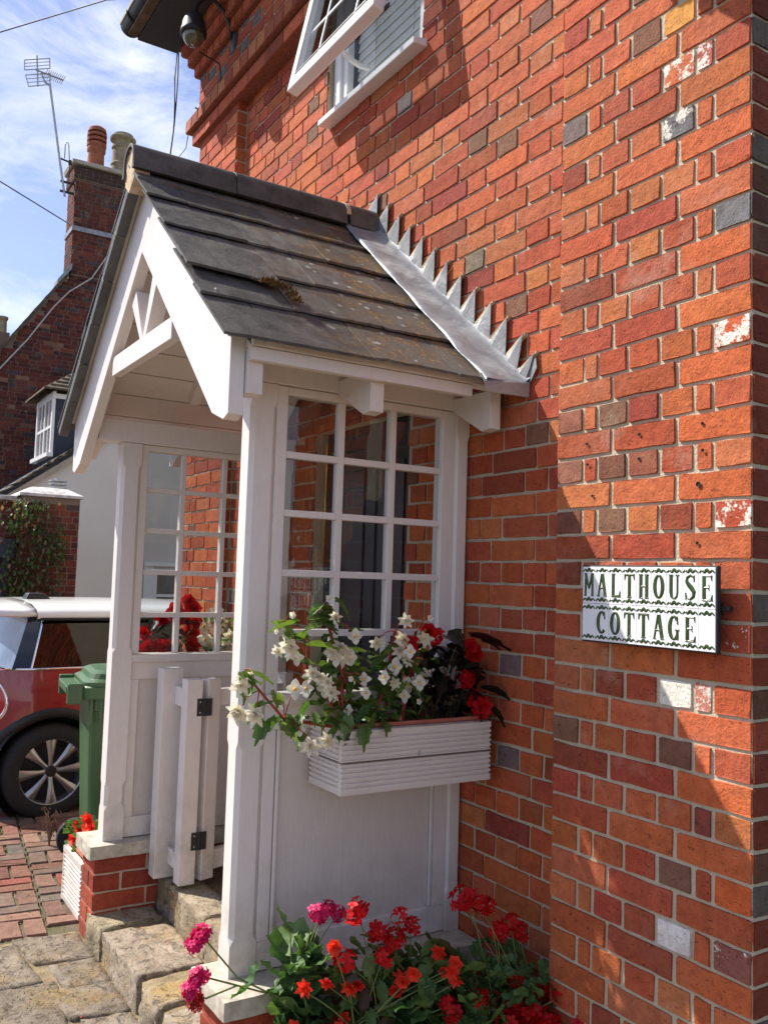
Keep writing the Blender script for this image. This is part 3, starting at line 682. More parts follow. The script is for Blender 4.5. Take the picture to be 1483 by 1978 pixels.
def side_panel(xo, xi, cols, zr, sill, bot, dz=0):
    """xo outer face, xi inner face"""
    s = 1 if xo > xi else -1; xm = (xo+xi)/2
    fr = MB(); y0, y1 = cols[0], cols[-1]
    fr.box(xo-s*.006, xi, -.755, y0, sill, zr[-1]+.026); fr.box(xo-s*.006, xi, y1, -.062, sill, zr[-1]+.026); fr.box(xo-s*.006, xi, y0, y1, zr[-1], zr[-1]+.026)
    o = fr.build('window_frame', M['white'], porch, bevel=.003)
    mb = MB()
    for y in cols[1:-1]: mb.box(xm-.016, xm+.016, y-.011, y+.011, zr[0], zr[-1])
    for z in zr[1:-1]:
        for i in range(len(cols)-1): mb.box(xm-.0155, xm+.0155, cols[i]+(.011 if i else 0), cols[i+1]-(.011 if i < len(cols)-2 else 0), z-.011, z+.011)
    mb.build('glazing_bars', M['white'], porch, bevel=.0025)
    for i in range(len(cols)-1):
        for j in range(len(zr)-1):
            dx = random.uniform(-.0006, .0006); ey = .002
            MB().add([(xm+dx*1.5-.0012, cols[i], zr[j]), (xm-dx-.0012, cols[i+1], zr[j]), (xm+dx-.0012, cols[i+1], zr[j+1]), (xm-dx*1.2-.0012, cols[i], zr[j+1]),
                      (xm+dx*1.5+.0012, cols[i], zr[j]), (xm-dx+.0012, cols[i+1], zr[j]), (xm+dx+.0012, cols[i+1], zr[j+1]), (xm-dx*1.2+.0012, cols[i], zr[j+1])],
                     [(0, 1, 2, 3), (7, 6, 5, 4), (0, 4, 5, 1), (1, 5, 6, 2), (2, 6, 7, 3), (3, 7, 4, 0)]).build('pane', M['glass'], porch)
    sl_ = MB().box(xo+s*.012, xi-s*.012, -.755, -.062, sill-.035, sill); sl_.build('sill', M['white_old'], porch, bevel=.004)
    r = MB(); r.box(xo-s*.004, xi+s*.004, -.755, -.062, sill-.11, sill-.035).box(xo-s*.004, xi+s*.004, -.755, -.062, bot, bot+.085)
    r.box(xo-s*.004, xi+s*.004, -.755, -.715, bot+.085, sill-.11).box(xo-s*.004, xi+s*.004, -.115, -.062, bot+.085, sill-.11)
    r.build('panel_frame', M['white'], porch, bevel=.003)
    MB().box(xm-.012, xm+.012, -.715, -.115, bot+.085, sill-.11).build('panel_board', M['white'], porch)
side_panel(XR, -1.255, [-.716, -.516, -.316, -.116], [-.36, -.175, .012, .20, .385, .574], -.36, -1.180)
side_panel(XL, -2.615, [-.722, -.548, -.348, -.135], [-.36, -.188, .002, .187, .372, .545], -.36, -1.148)
# rounded moulding beside the lower right panel
for y_ in (-.130, -.712): MB().box(XR-.012, XR-.002, y_, y_+.012, -1.09, -.47).build('panel_moulding', M['white'], porch, bevel=.003)
# ceiling boards
for side in (1, -1):
    for i in range(10):
        b = MB(); slope_box(b, side, .02+i*.127, .02+(i+1)*.127-.004, -.955, -.003, -.052, -.034); b.build('ceiling_board', M['white_old'], porch, bevel=.0015)
    for y in (-.52, -.06):
        b = MB(); slope_box(b, side, .06, 1.0, y-.022, y+.022, -.105, -.0525); b.build('rafter', M['white'], porch, bevel=.002)
    # rafter feet
    for y0, y1 in ((-.085, -.040), (-.548, -.500), (-.953, -.905)):
        z_ = .0
        P = [(-1.198, .600), (-1.03, .507), (-.985, .512), (-.985, .640), (-1.198, .640)]
        if side < 0: P = [(2*XC-p[0], p[1]) for p in P]
        MB().prism(P, 1, y0, y1).build('rafter_foot', M['white_old'], porch, bevel=.002)
    fx = (-.984, -.958) if side > 0 else (2*XC+.984, 2*XC+.958)
    MB().box(fx[0], fx[1], -.952, -.18, .603, .640).box(fx[0]+side*.012, fx[1]+side*.006, -.952, -.005, .642, .668).build('fascia', M['white_old'], porch, bevel=.0015)
    # barge boards
    P = [(XC, 1.483), (-1.0, .700), (-1.0, .450), (-1.035, .437), (-1.125, .468), (XC, 1.190)]
    if side < 0: P = [(2*XC-p[0], p[1]) for p in P]
    MB().prism(P, 1, -1.0 if side > 0 else -.9985, -.955).build('bargeboard', M['white'], porch, bevel=.002)
    P = [(XC, 1.483), (-.99, .692), (-.99, .665), (XC, 1.452)]
    if side < 0:
        P = [(2*XC-p[0], p[1]) for p in P]
    MB().prism(P, 1, -1.014, -1.0005 if side > 0 else -1.0).build('verge_fillet', M['white_old'], porch)
    # inner barge moulding
# collar and struts
MB().box(XC-.36, XC+.36, -.990, -.9555, .785, .862).build('collar_tie', M['white'], porch, bevel=.002)
MB().prism([(XC-.02, .863), (XC+.012, .863), (XC-.10, 1.07), (XC-.15, 1.03)], 1, -.985, -.93).build('strut', M['white'], porch, bevel=.002)
MB().prism([(XC+.016, .863), (XC+.052, .863), (XC+.15, 1.03), (XC+.10, 1.07)], 1, -.985, -.93).build('strut', M['white'], porch, bevel=.002)
for side in (1, -1):
    b = MB()
    if side < 0:
        for i in range(6): slope_box(b, side, .05+i*.212, .05+(i+1)*.212-.003, -1.056, -1.016, -.060+.004*(i % 2), -.022, 0)
        b.build('verge_strip', M['slate'], porch, bevel=.003)
# screw eyes on the barge boards
b = MB()
for x, z in ((-1.13, .83), (-2.70, .80)): b.tube([(x+.008*math.cos(R(a)), -1.004, z+.011*math.sin(R(a))) for a in range(0, 361, 40)], .0016, 5)
b.build('screw_eye', M['steel'], porch)
# slates
rs = random.Random(11)
def slate_mesh(w, L_, seed, clip=None):
    """local: x along the eaves, y down the slope, z up; ragged tail and side"""
    r_ = random.Random(seed); nx = max(4, int(w/.022)); b = MB(); vs = []; t = .0065
    tail = [L_+r_.uniform(-.0025, .0018)+(-.006 if r_.random() < .08 else 0) for _ in range(nx+1)]
    xsv = [-w/2+w*i/nx for i in range(nx+1)]
    top = [(x, 0, .0) for x in xsv]+[(x, tl-.004, .004+.0015*math.sin(x*9+seed)) for x, tl in zip(xsv, tail)]
    bot = [(x, tl, -t+.003) for x, tl in zip(xsv, tail)]+[(x, 0, -t) for x in xsv]
    vs = top+bot; n = nx+1; fs = []
    for i in range(nx):
        fs.append((i, i+1, n+i+1, n+i)[::-1]); fs.append((n+i, n+i+1, 2*n+i+1, 2*n+i)[::-1]); fs.append((2*n+i, 2*n+i+1, 3*n+i+1, 3*n+i)[::-1])
    fs.append((0, n, 2*n, 3*n)[::-1]); fs.append((nx, n+nx, 2*n+nx, 3*n+nx))
    b.add(vs, fs); return b
def put_slate(side, y0, y1, s_tail, L_, seed, lift=.0, col=None, extra=0, tail_mod=None):
    b = slate_mesh(y1-y0, L_, seed); ym = (y0+y1)/2; V = []
    for x, y, z in b.v:
        s = s_tail-L_+y; k = y/L_
        h = -.009+k*(.012+lift)+z
        if tail_mod: s += tail_mod(x+ym, y)
        px, pz = rpt(side, s, h); V.append((px, ym+x*1, pz))
    b.v = V
    o = b.build('slate', M['slate'], porch, fix=True)
    o.color = col or (lambda k, w_: (k*w_, k, k/w_, 1))(rs.uniform(.6, 1.45), rs.uniform(.96, 1.06)); return o
tails = [(x+1.92)/CT for x in (-.912, -1.105, -1.300, -1.500, -1.692, -1.82)]
sd_ = 100
for side in (1, -1):
    for r_, tl in enumerate(tails):
        ys = [-1.058+rs.uniform(-.004, .004)]; y = -.907 if r_ % 2 == 0 else -.752
        if r_ % 2 == 1: pass
        while y < -.05: ys.append(y+rs.uniform(-.008, .008)); y += .317
        ys.append(-.012)
        for i in range(len(ys)-1):
            sd_ += 1; L_ = .34 if r_ < 5 else .16
            if side > 0 and r_ == 1 and i == 0:   # the cracked slate
                put_slate(side, ys[i]+.002, ys[i+1]-.002, tl, .34, sd_, tail_mod=None)
                b = MB(); sA = (1.92-1.236)/CT; sB = (1.92-1.205)/CT
                P = [(-1.062, sA), (-.95, sA+.008), (-.86, sA+.012), (-.755, sB+.008)]
                vs = []
                for yy, ss in P:
                    for ds, h in ((-.26, .0145), (0, .0215), (.001, .013)):
                        px, pz = rpt(1, ss+ds, h); vs.append((px, yy, pz))
                b.add(vs, [(i_*3+j, (i_+1)*3+j, (i_+1)*3+j+1, i_*3+j+1) for i_ in range(3) for j in range(2)]+[(0, 1, 2), (9, 11, 10)])
                o = b.build('slate', M['slate'], porch, fix=True); o.color = (.95, .95, .95, 1); tag(o, 'cracked upper half of the broken slate')
                continue
            put_slate(side, ys[i]+.002, ys[i+1]-.002, tl+rs.uniform(-.004, .004), L_, sd_, rs.uniform(-.002, .004))
# moss in the crack
b = MB(); rm = random.Random(4)
for (x, y) in ((-1.213, -.825), (-1.209, -.80), (-1.208, -.765), (-1.20, -.748), (-1.17, -.742), (-1.142, -.74), (-1.216, -.785)):
    for _ in range(26):
        px, pz = x+rm.gauss(0, .007), y+rm.gauss(0, .013); s = (px+1.92)/CT; X, Z = rpt(1, s, .020); h = rm.uniform(.006, .020); a = rm.uniform(0, 6.28); r_ = .005
        vs = [(X+r_*math.cos(a+k*2.1), pz+r_*math.sin(a+k*2.1), Z) for k in range(3)]+[(X+h*ST+rm.uniform(-.004, .004), pz+rm.uniform(-.004, .004), Z+h*CT)]
        b.add(vs, [(0, 1, 3), (1, 2, 3), (2, 0, 3)])
o = b.build('moss', M['moss'], porch); o['kind'] = 'stuff'
# ridge tiles
def ridge(y0, y1, r0, zc):
    b = MB(); K = [(-r0-.012, -.048)]+[(r0*math.cos(R(a)), r0*math.sin(R(a))) for a in range(180, -1, -15)]+[(r0+.012, -.048)]; r1 = r0-.012
    I = [(r1, -.048)]+[(r1*math.cos(R(a)), r1*math.sin(R(a))) for a in range(0, 181, 15)]+[(-r1, -.048)]
    b.prism([(XC+p[0], zc+p[1]) for p in K+I], 1, y0, y1); return b.build('ridge_tile', M['ridge'], porch, bevel=.002, fix=True)
ridge(-1.068, -.665, .064, 1.520); ridge(-.662, -.17, .064, 1.522); ridge(-.155, -.010, .066, 1.520)
b = MB(); b.prism([(XC+.058*math.cos(R(a)), 1.512+.058*math.sin(R(a))) for a in range(180, -1, -20)]+[(XC+.05, 1.44), (XC, 1.40), (XC-.05, 1.44)], 1, -1.060, -1.0); wob(b, .004); b.build('ridge_mortar', M['creammortar'], porch, fix=True)
b = MB(); b.prism([(XC+.069*math.cos(R(a)), 1.520+.069*math.sin(R(a))) for a in range(180, -1, -20)], 1, -.172, -.153); wob(b, .002); b.build('ridge_mortar', M['creammortar'], porch, fix=True)
# lead flashing: apron strip, saw-toothed upstand, turned-down end
rl = random.Random(9); b = MB(); NS = 44; vs = []; fs = []
for i in range(NS+1):
    s = .06+i*(1.335-.06)/NS; w_ = -.176+.004*math.sin(s*21)+rl.uniform(-.0015, .0015); st = .004*math.sin(s*2*math.pi/.256+1.2)
    for j, (y, h) in enumerate([(w_, .010), (w_+.002, .0175+st), (-.13, .018+st+rl.uniform(-.001, .001)), (-.085, .019+st), (-.045, .021), (-.018, .030), (-.010, .045)]):
        px, pz = rpt(1, s, h); vs.append((px, y, pz))
for i in range(NS):
    for j in range(6): fs.append((i*7+j, i*7+j+1, (i+1)*7+j+1, (i+1)*7+j))
b.add(vs, fs); b.build('lead_flashing', M['lead'], porch, smooth=True, fix=True)
def rz(x): return ZR-SL*(x-XC)
teeth = []; xt = [-.838+.0-.0835*k for k in range(13)]
for k in range(13):
    tx, tz = xt[k], Z0+CH*(9+k)+.004; tx = XC+(ZR-(tz-(.160 if k == 0 else .186)))/SL
    vx, vz = tx-.094, tz-.064+rl.uniform(-.004, .004)
    teeth.append((tx, tz, vx, vz))
up = MB()
for k, (tx, tz, vx, vz) in enumerate(teeth):
    # triangular tab from the valley below-left to the tip
    if k == 0: lx, lz = -.90, .655
    else: lx, lz = teeth[k-1][2], teeth[k-1][3]
    base = rz(vx)+.028; bl_ = rz(lx)+.028
    P = [(vx, vz), (tx, tz), ((tx+lx)/2+.002, (tz+lz)/2), (lx, lz), (lx, bl_-.02), (vx, base-.02)]
    y = -.0135+rl.uniform(-.001, .001); curl = rl.uniform(.0005, .003)
    n = len(P); vv = []
    for q_, (x, z) in enumerate(P): vv.append((x, y-(curl if q_ in (1, 2) else 0)-(.004 if q_ >= 4 else 0), z))
    vv += [(x, y_+.003, z) for x, y_, z in vv]
    bb = MB(); bb.add(vv, [tuple(range(n)), tuple(range(n, 2*n))[::-1]]+[(i, (i+1) % n, n+(i+1) % n, n+i) for i in range(n)])
    bb.build('flashing_tab', M['lead'], porch, fix=True)
    mo = MB(); mo.prism([(vx+.002, vz+.006), (tx+.004, tz-.002), (tx+.006, tz+.006), (vx-.004, vz+.012)], 1, -.012, .004); wob(mo, .0015).build('pointing', M['creammortar'], porch, fix=True)
bb = MB(); ex = -.905
bb.add([(-.925, -.180, .672), (-.895, -.182, .640), (-.898, -.182, .612), (-.925, -.004, .690), (-.880, -.006, .655), (-.885, -.006, .610), (-.84, -.010, .70), (-.845, -.010, .735)], [(0, 3, 4, 1), (1, 4, 5, 2), (3, 7, 6, 4)])
so_ = bb.build('lead_end', M['lead'], porch); so_.modifiers.new('t', 'SOLIDIFY').thickness = .003
# dwarf walls under the panels
PW = Wall(porch, (M['brick'], M['brick_s']), 300)
def ptone(rnd, w): c = random.choice([(.33, .06, .035), (.38, .075, .04), (.28, .055, .035)]); k = rnd.uniform(.85, 1.15); return (c[0]*k, c[1]*k, c[2]*k, 0)
for (x0, x1, zt, nm) in ((-1.315, -1.09, -1.237, 1), (-2.765, -2.565, -1.205, 0)):
    core = MB().box(x0+.006, x1-.006, -.874, -.003, -G-.05, zt-.002).build('pier', M['mortar'], porch)
    n = 0; z = zt-.0325
    while z > -G-.04:
        for th, ori, a, e in ((0, (0, -.88, 0), x0, x1), (R(90), (x1, 0, 0), -.88, -.0), (R(-90), (x0, 0, 0), 0, .88)):
            x = a if n % 2 == 0 else a-.11
            while x < e-.01:
                p, q_ = max(x, a), min(x+.225, e)
                if q_-p > .03:
                    mid = (p+q_)/2; P = (ori[0]+mid*math.cos(th), ori[1]+mid*math.sin(th), z); PW.brick(core, P, th, q_-p-.010, ptone(rb, q_-p))
                x += .225
        z -= .075; n += 1
PW.flush()
for i, (x0, x1, y0, z0, z1) in enumerate(((-1.335, -1.068, -.908, -1.237, -1.183), (-2.79, -2.545, -.908, -1.205, -1.151))):
    o = rock([(x0, y0), (x1, y0), (x1, -.004), (x0, -.004)], z0, z1, 80+i, amp=.0018, cell=.03, edge=.004).build('cap_stone', M['caps'], porch, smooth=False, fix=True)

# ------------------------------------------------------------------ garden gate in the doorway
gate = empty('garden_gate', (-2.4, -.58, -1.30), 'low white slatted gate folded open on black hinges in the porch doorway', 'gate')
def gbox(nm, *a, mat='white', bv=.003): return wob(MB().box(*a), .0006).build(nm, M[mat], gate, bevel=bv)
gbox('gate_post', -2.545, -2.470, -.655, -.565, -1.295, -.412); gbox('gate_stile', -2.368, -2.302, -.606, -.536, -1.283, -.442)
gbox('rail', -2.4695, -2.3685, -.600, -.562, -.565, -.485); gbox('rail', -2.4695, -2.3685, -.600, -.562, -1.235, -1.165)
lf = Vector((-.30, .954, 0)); ln_ = Vector((.954, .30, 0)); hp = Vector((-2.318, -.512, 0))
def leaf(nm, a0, a1, t0, t1, z0, z1, mat='white'):
    b = MB(); vs = []
    for a in (a0, a1):
        for t in (t0, t1):
            for z in (z0, z1): p = hp+lf*a+ln_*t; vs.append((p.x, p.y, z))
    b.add(vs, [(0, 1, 3, 2), (4, 6, 7, 5), (0, 4, 5, 1), (2, 3, 7, 6), (0, 2, 6, 4), (1, 5, 7, 3)]); return b.build(nm, M[mat], gate, bevel=.003, fix=True)
leaf('gate_stile', 0, .065, -.045, .012, -1.275, -.445); leaf('gate_stile', .44, .49, -.045, .012, -1.275, -.445)
leaf('rail', .0655, .4395, -.035, 0, -.56, -.49); leaf('rail', .0655, .4395, -.035, 0, -1.245, -1.165)
for k in range(3): leaf('picket', .125+.1*k, .155+.1*k, .0005, .018, -1.25, -.475)
for z in (-.558, -1.108):
    h = MB(); h.box(-2.301, -2.298, -.560, -.533, z-.036, z+.036); h.tube([(-2.295, -.527, z-.036), (-2.295, -.527, z+.036)], .006, 8); h.box(-2.301, -2.296, -.521, -.495, z-.036, z+.036)
    o = h.build('hinge', M['iron'], gate); sc = MB()
    for dy in (-.547, -.508):
        for dz in (-.022, .022): sc.lathe([(0, .0015), (.0035, .001), (.004, 0)], (-2.2975, dy, z+dz), 8, 0)
    sc.build('screw', M['steel'], o)

# ------------------------------------------------------------------ house name sign
sign = empty('house_name_sign', (-.29, -.10, -.149), 'white tiled house name sign lettered MALTHOUSE COTTAGE in green on the brick corner', 'sign')
SX0, SX1, SZ0, SZ1, SY = -.508, -.068, -.149, .054, -.122
MB().box(SX0-.004, SX1+.004, SY+.003, SY+.016, SZ0-.004, SZ1+.004).build('backing_frame', M['darkplastic'], sign, bevel=.002)
MB().lathe([(0, 0), (.007, 0), (.008, .006), (.005, .012), (0, .013)], (-.060, -.095, -.045), 10, 0).box(-.064, -.055, -.105, -.070, -.050, -.040).build('fixing_knob', M['iron'], sign)
MB().box(-.50, -.08, -.105, -.077, -.06, -.03).build('batten', M['darkplastic'], sign)
LET = {  # strokes: (points, half widths) in a 1 x 1.75 cell
 'M': [([(.12, 0), (.16, 1.7)], (.085, .085)), ([(.14, 1.7), (.5, .55)], (.10, .06)), ([(.5, .55), (.86, 1.7)], (.06, .10)), ([(.86, 1.7), (.88, 0)], (.085, .085)), ([(.0, .03), (.24, .03)], (.035, .035)), ([(.76, .03), (1, .03)], (.035, .035)), ([(0, 1.7), (.2, 1.7)], (.04, .04)), ([(.8, 1.7), (1, 1.7)], (.04, .04))],
 'A': [([(.12, 0), (.46, 1.7)], (.06, .07)), ([(.52, 1.7), (.85, 0)], (.12, .11)), ([(.25, .62), (.75, .62)], (.05, .05)), ([(0, .03), (.27, .03)], (.035, .035)), ([(.68, .03), (1, .03)], (.035, .035))],
 'L': [([(.27, 0), (.27, 1.7)], (.11, .11)), ([(.1, 1.7), (.45, 1.7)], (.04, .04)), ([(.1, .05), (.95, .06)], (.05, .07)), ([(.92, .0), (.97, .45)], (.09, .02))],
 'T': [([(.5, 0), (.5, 1.66)], (.11, .11)), ([(.05, 1.66), (.95, 1.66)], (.055, .055)), ([(.09, 1.7), (.02, 1.28)], (.08, .02)), ([(.91, 1.7), (.98, 1.28)], (.08, .02)), ([(.3, .03), (.7, .03)], (.035, .035))],
 'H': [([(.22, 0), (.22, 1.7)], (.11, .11)), ([(.78, 0), (.78, 1.7)], (.11, .11)), ([(.22, .85), (.78, .85)], (.05, .05))]+[([(a, z), (a+.36, z)], (.035, .035)) for a in (.04, .60) for z in (.03, 1.68)],
 'O': [([(.5+.36*math.sin(R(a)), .86+.78*math.cos(R(a))) for a in range(0, 361, 20)], [.055+.065*abs(math.sin(R(a))) for a in range(0, 361, 20)])],
 'U': [([(.22, 1.7), (.22, .5), (.27, .22), (.42, .08), (.58, .08), (.74, .22), (.79, .5), (.79, 1.7)], (.11, .11, .09, .06, .06, .06, .06, .06)), ([(.05, 1.68), (.40, 1.68)], (.035, .035)), ([(.63, 1.68), (.95, 1.68)], (.035, .035))],
 'S': [([(.84, 1.30), (.78, 1.56), (.52, 1.68), (.25, 1.52), (.2, 1.28), (.36, 1.05), (.62, .82), (.82, .55), (.78, .24), (.5, .05), (.22, .14), (.12, .42)], (.02, .05, .06, .08, .10, .12, .13, .12, .09, .06, .05, .02)), ([(.84, 1.7), (.84, 1.25)], (.02, .05)), ([(.12, .02), (.12, .5)], (.02, .05))],
 'E': [([(.27, 0), (.27, 1.7)], (.11, .11)), ([(.1, 1.66), (.85, 1.66)], (.045, .05)), ([(.27, .88), (.66, .88)], (.045, .045)), ([(.1, .04), (.9, .05)], (.045, .06)), ([(.86, 1.7), (.90, 1.32)], (.07, .015)), ([(.66, 1.08), (.66, .68)], (.03, .03)), ([(.89, .0), (.94, .42)], (.08, .015))],
 'C': [([(.5+.37*math.sin(R(a)), .86+.78*math.cos(R(a))) for a in range(42, 325, 20)], [.05+.075*abs(math.sin(R(a))) for a in range(42, 325, 20)]), ([(.80, 1.68), (.82, 1.15)], (.02, .06)), ([(.72, .22), (.86, .50)], (.05, .02))],
 'G': [([(.5+.37*math.sin(R(a)), .86+.78*math.cos(R(a))) for a in range(42, 345, 20)][::-1], [.05+.075*abs(math.sin(R(a))) for a in range(42, 345, 20)][::-1]), ([(.80, 1.68), (.82, 1.2)], (.02, .06)), ([(.80, .0), (.80, .72)], (.08, .08)), ([(.58, .74), (.98, .74)], (.035, .035))]}
LET['C'] = [([(.5-.37*math.sin(R(a)), .86+.78*math.cos(R(a))) for a in range(-45, 226, 18)], [.05+.075*abs(math.sin(R(a))) for a in range(-45, 226, 18)]), ([(.80, 1.66), (.82, 1.12)], (.02, .06))]
LET['G'] = LET['C'][:]+[([(.80, .06), (.80, .70)], (.09, .08)), ([(.58, .72), (.98, .72)], (.035, .035))]
def ribbon(b, pts, ws, x0, z0, sc_, y, k=1.0):
    if not isinstance(ws, (list, tuple)): ws = [ws]*len(pts)
    ws = [w*k for w in ws]
    n = len(pts); Lp = []; Rp = []
    for i in range(n):
        a = pts[max(i-1, 0)]; c = pts[min(i+1, n-1)]; dx, dz = c[0]-a[0], c[1]-a[1]; l = math.hypot(dx, dz) or 1; nx, nz = -dz/l, dx/l
        Lp.append((pts[i][0]+nx*ws[i], pts[i][1]+nz*ws[i])); Rp.append((pts[i][0]-nx*ws[i], pts[i][1]-nz*ws[i]))
    P = lambda p, yy: (x0+p[0]*sc_, yy, z0+p[1]*sc_)
    vs = []
    for i in range(n): vs += [P(Lp[i], y), P(Rp[i], y), P(((Lp[i][0]+Rp[i][0])/2, (Lp[i][1]+Rp[i][1])/2), y-.0016)]
    fs = []
    for i in range(n-1): fs += [(3*i, 3*i+3, 3*i+5, 3*i+2), (3*i+2, 3*i+5, 3*i+4, 3*i+1)]
    fs += [(0, 2, 1), (3*n-3, 3*n-2, 3*n-1)]
    b.add(vs, fs)
tw = (SX1-SX0)/9; thh = (SZ1-SZ0)/2
for r_, word in enumerate(('MALTHOUSE', ' COTTAGE ')):
    for i, ch in enumerate(word):
        x0 = SX0+i*tw; z0 = SZ0+(1-r_)*thh
        t = MB().box(x0+.0004, x0+tw-.0004, SY, SY+.006+random.uniform(0, .0006), z0+.0004, z0+thh-.0004).build('tile', M['tileglaze'], sign, bevel=.001)
        for zz, s_ in ((z0+thh-.0105, 1), (z0+.0105, 1)):
            bd = MB()
            pts = []; ws = []
            for k in range(25):
                u = k/24; pts.append((u*(tw-.004), .0026*math.cos(u*math.pi*6+math.pi)+.0012*math.exp(-((u-.5)/.2)**2))); ws.append(.0022+.0022*math.exp(-((u-.5)/.22)**2))
            ribbon(bd, pts, ws, x0+.002, zz, 1, SY-.0003); bd.build('wavy_border', M['greenink'], t, fix=False)
        if ch != ' ':
            lb = MB(); sc_ = .0350
            for pts, ws in LET[ch]: ribbon(lb, pts, ws, x0+tw/2-sc_/2, z0+.0205, sc_*1.0, SY-.0004, 1.45)
            lb.v = [(p[0], p[1], (p[2]-z0-.0205)*1.03+z0+.0205) for p in lb.v]
            o = lb.build('letter', M['greenink'], t)
# ------------------------------------------------------------------ plants
rg = random.Random(21)
def begonia_leaf(L_=.075, w=.038, seed=0, serr=.003):
    r = random.Random(seed); b = MB(); n = 7; mid = []; lf_ = []; rt = []
    for i in range(n+1):
        t = i/n; y = L_*t; droop = -.22*L_*t*t
        ww = w*(math.sin(math.pi*min(1, t*.93+.10))**.8)*(1-.25*t)
        if i == n: ww = 0
        mid.append((0+.10*L_*t*t, y, droop-.004)); s = serr*(1 if i % 2 else -1)
        lf_.append((-ww*.62+.10*L_*t*t-s*.5, y-.06*L_*(1-t)+s, droop+ww*.20)); rt.append((ww*.48+.10*L_*t*t+s*.5, y+s, droop+ww*.20))
    vs = mid+lf_+rt; k = n+1; fs = []
    for i in range(n): fs += [(i, i+1, k+i+1, k+i), (i, 2*k+i, 2*k+i+1, i+1)]
    b.add(vs, fs); return b
def round_leaf(r0=.034, seed=0, lobes=7):
    r = random.Random(seed); b = MB(); n = 22; vs = [(0, .25*r0, -.004)]; ring = []
    for i in range(n):
        a = -math.pi/2+.22+(2*math.pi-.44)*i/(n-1); rr = r0*(1+.10*math.cos(lobes*(a))+r.uniform(-.04, .04))
        vs.append((rr*.55*math.cos(a), .25*r0+rr*.55*math.sin(a), .004*math.sin(3*a)))
    for i in range(n):
        a = -math.pi/2+.22+(2*math.pi-.44)*i/(n-1); rr = r0*(1+.12*math.cos(lobes*a)+r.uniform(-.05, .05))
        vs.append((rr*math.cos(a), .25*r0+rr*math.sin(a), .006*math.sin(5*a+seed)+.004))
    fs = []
    for i in range(n-1): fs += [(0, 1+i, 2+i), (1+i, 1+n+i, 2+n+i, 2+i)]
    b.add(vs, fs); return b
LM = {}
LM['b'] = [begonia_leaf(.046+.011*(i % 3), .032, i).mesh('leaf', M['leaf'], smooth=True) for i in range(4)]
LM['d'] = [begonia_leaf(.065+.015*(i % 3), .046, 30+i).mesh('leaf', M['leafd'], smooth=True) for i in range(4)]
LM['z'] = [begonia_leaf(.055+.015*(i % 3), .034, 50+i).mesh('leaf', M['leafb'], smooth=True) for i in range(3)]
LM['g'] = [round_leaf(.026+.006*i, i).mesh('leaf', M['leafg'], smooth=True) for i in range(4)]
LM['g2'] = [round_leaf(.017+.004*i, i+9, 5).mesh('leaf', M['leafg'], smooth=True) for i in range(3)]
def petal(b, L_, w, a, tilt, curve, off=0, n=4):
    """pointed petal in direction a about +Z, tilt from the axis plane"""
    vs = []; ca, sa_ = math.cos(a), math.sin(a)
    for i in range(n+1):
        t = i/n; d = L_*t; ww = w*math.sin(math.pi*(.12+.88*t))**.8 if i < n else 0
        z = math.sin(tilt)*d+curve*t*t*L_+off; x = math.cos(tilt)*d
        for s in (-1, 0, 1): vs.append((x*ca-s*ww*sa_, x*sa_+s*ww*ca, z+(abs(s)*.18*ww)))
    fs = []
    for i in range(n): fs += [(3*i, 3*i+3, 3*i+4, 3*i+1), (3*i+1, 3*i+4, 3*i+5, 3*i+2)]
    b.add(vs, fs)
def double_flower(mat, r_, seed, full=3):
    r = random.Random(seed); b = MB()
    for ly in range(full):
        n = 7-ly
        for i in range(n): petal(b, r_*(1-.15*ly)*r.uniform(.85, 1.1), r_*.24, 2*math.pi*i/n+ly*.45+r.uniform(-.15, .15), .15+.36*ly, .25+r.uniform(-.2, .1), .001*ly)
    return b.mesh('flower', mat, smooth=True)
def star_flower(mat, r_, seed):
    r = random.Random(seed); b = MB()
    for i in range(4): petal(b, r_*r.uniform(.85, 1.1)*(1 if i % 2 else .82), r_*(.33 if i % 2 == 0 else .38), math.pi/2*i+r.uniform(-.15, .15), .25, -.15+r.uniform(-.1, .2))
    b.cur = 1; b.lathe([(0, .010), (.004, .009), (.005, .004), (.001, 0)], (0, 0, .001), 7)
    return b.mesh('flower', [mat, M['yellow']], smooth=True)
def bell(mat, r_, seed):
    r = random.Random(seed); b = MB()
    for i in range(5): petal(b, r_*r.uniform(.9, 1.1), r_*.26, 2*math.pi*i/5+r.uniform(-.2, .2), 1.0, -.12)
    return b.mesh('flower', mat, smooth=True)
def umbel(mat, R_, seed, n=15, fr=.011, floret=5):
    """geranium head: florets on a dome, each of five rounded petals"""
    r = random.Random(seed); b = MB()
    for k in range(n):
        z = 1-1.15*(k+.5)/n*r.uniform(.8, 1.15); a = k*2.4; rr = math.sqrt(max(0, 1-z*z)); c = Vector((rr*math.cos(a), rr*math.sin(a), z*.6)); nrm = c.normalized(); c = c*R_*r.uniform(.6, 1.25)
        nrm = (nrm+Vector((r.uniform(-.4, .4), r.uniform(-.4, .4), r.uniform(-.3, .3)))).normalized(); q_ = nrm.to_track_quat('Z', 'Y')
        f = r.uniform(.85, 1.15)*fr
        for i in range(floret):
            a_ = 2*math.pi*i/floret+r.uniform(-.2, .2); pts = [(0, 0, 0), (f*.55, -f*.38, .0015), (f*1.05, -f*.36, .001), (f*1.25, 0, 0), (f*1.05, f*.36, .001), (f*.55, f*.38, .0015)]
            vs = []
            for x, y, z_ in pts:
                v = Vector((x*math.cos(a_)-y*math.sin(a_), x*math.sin(a_)+y*math.cos(a_), z_+.15*x)); vs.append(c+q_@v)
            b.add(vs, [tuple(range(6))])
    return b.mesh('flower', mat)
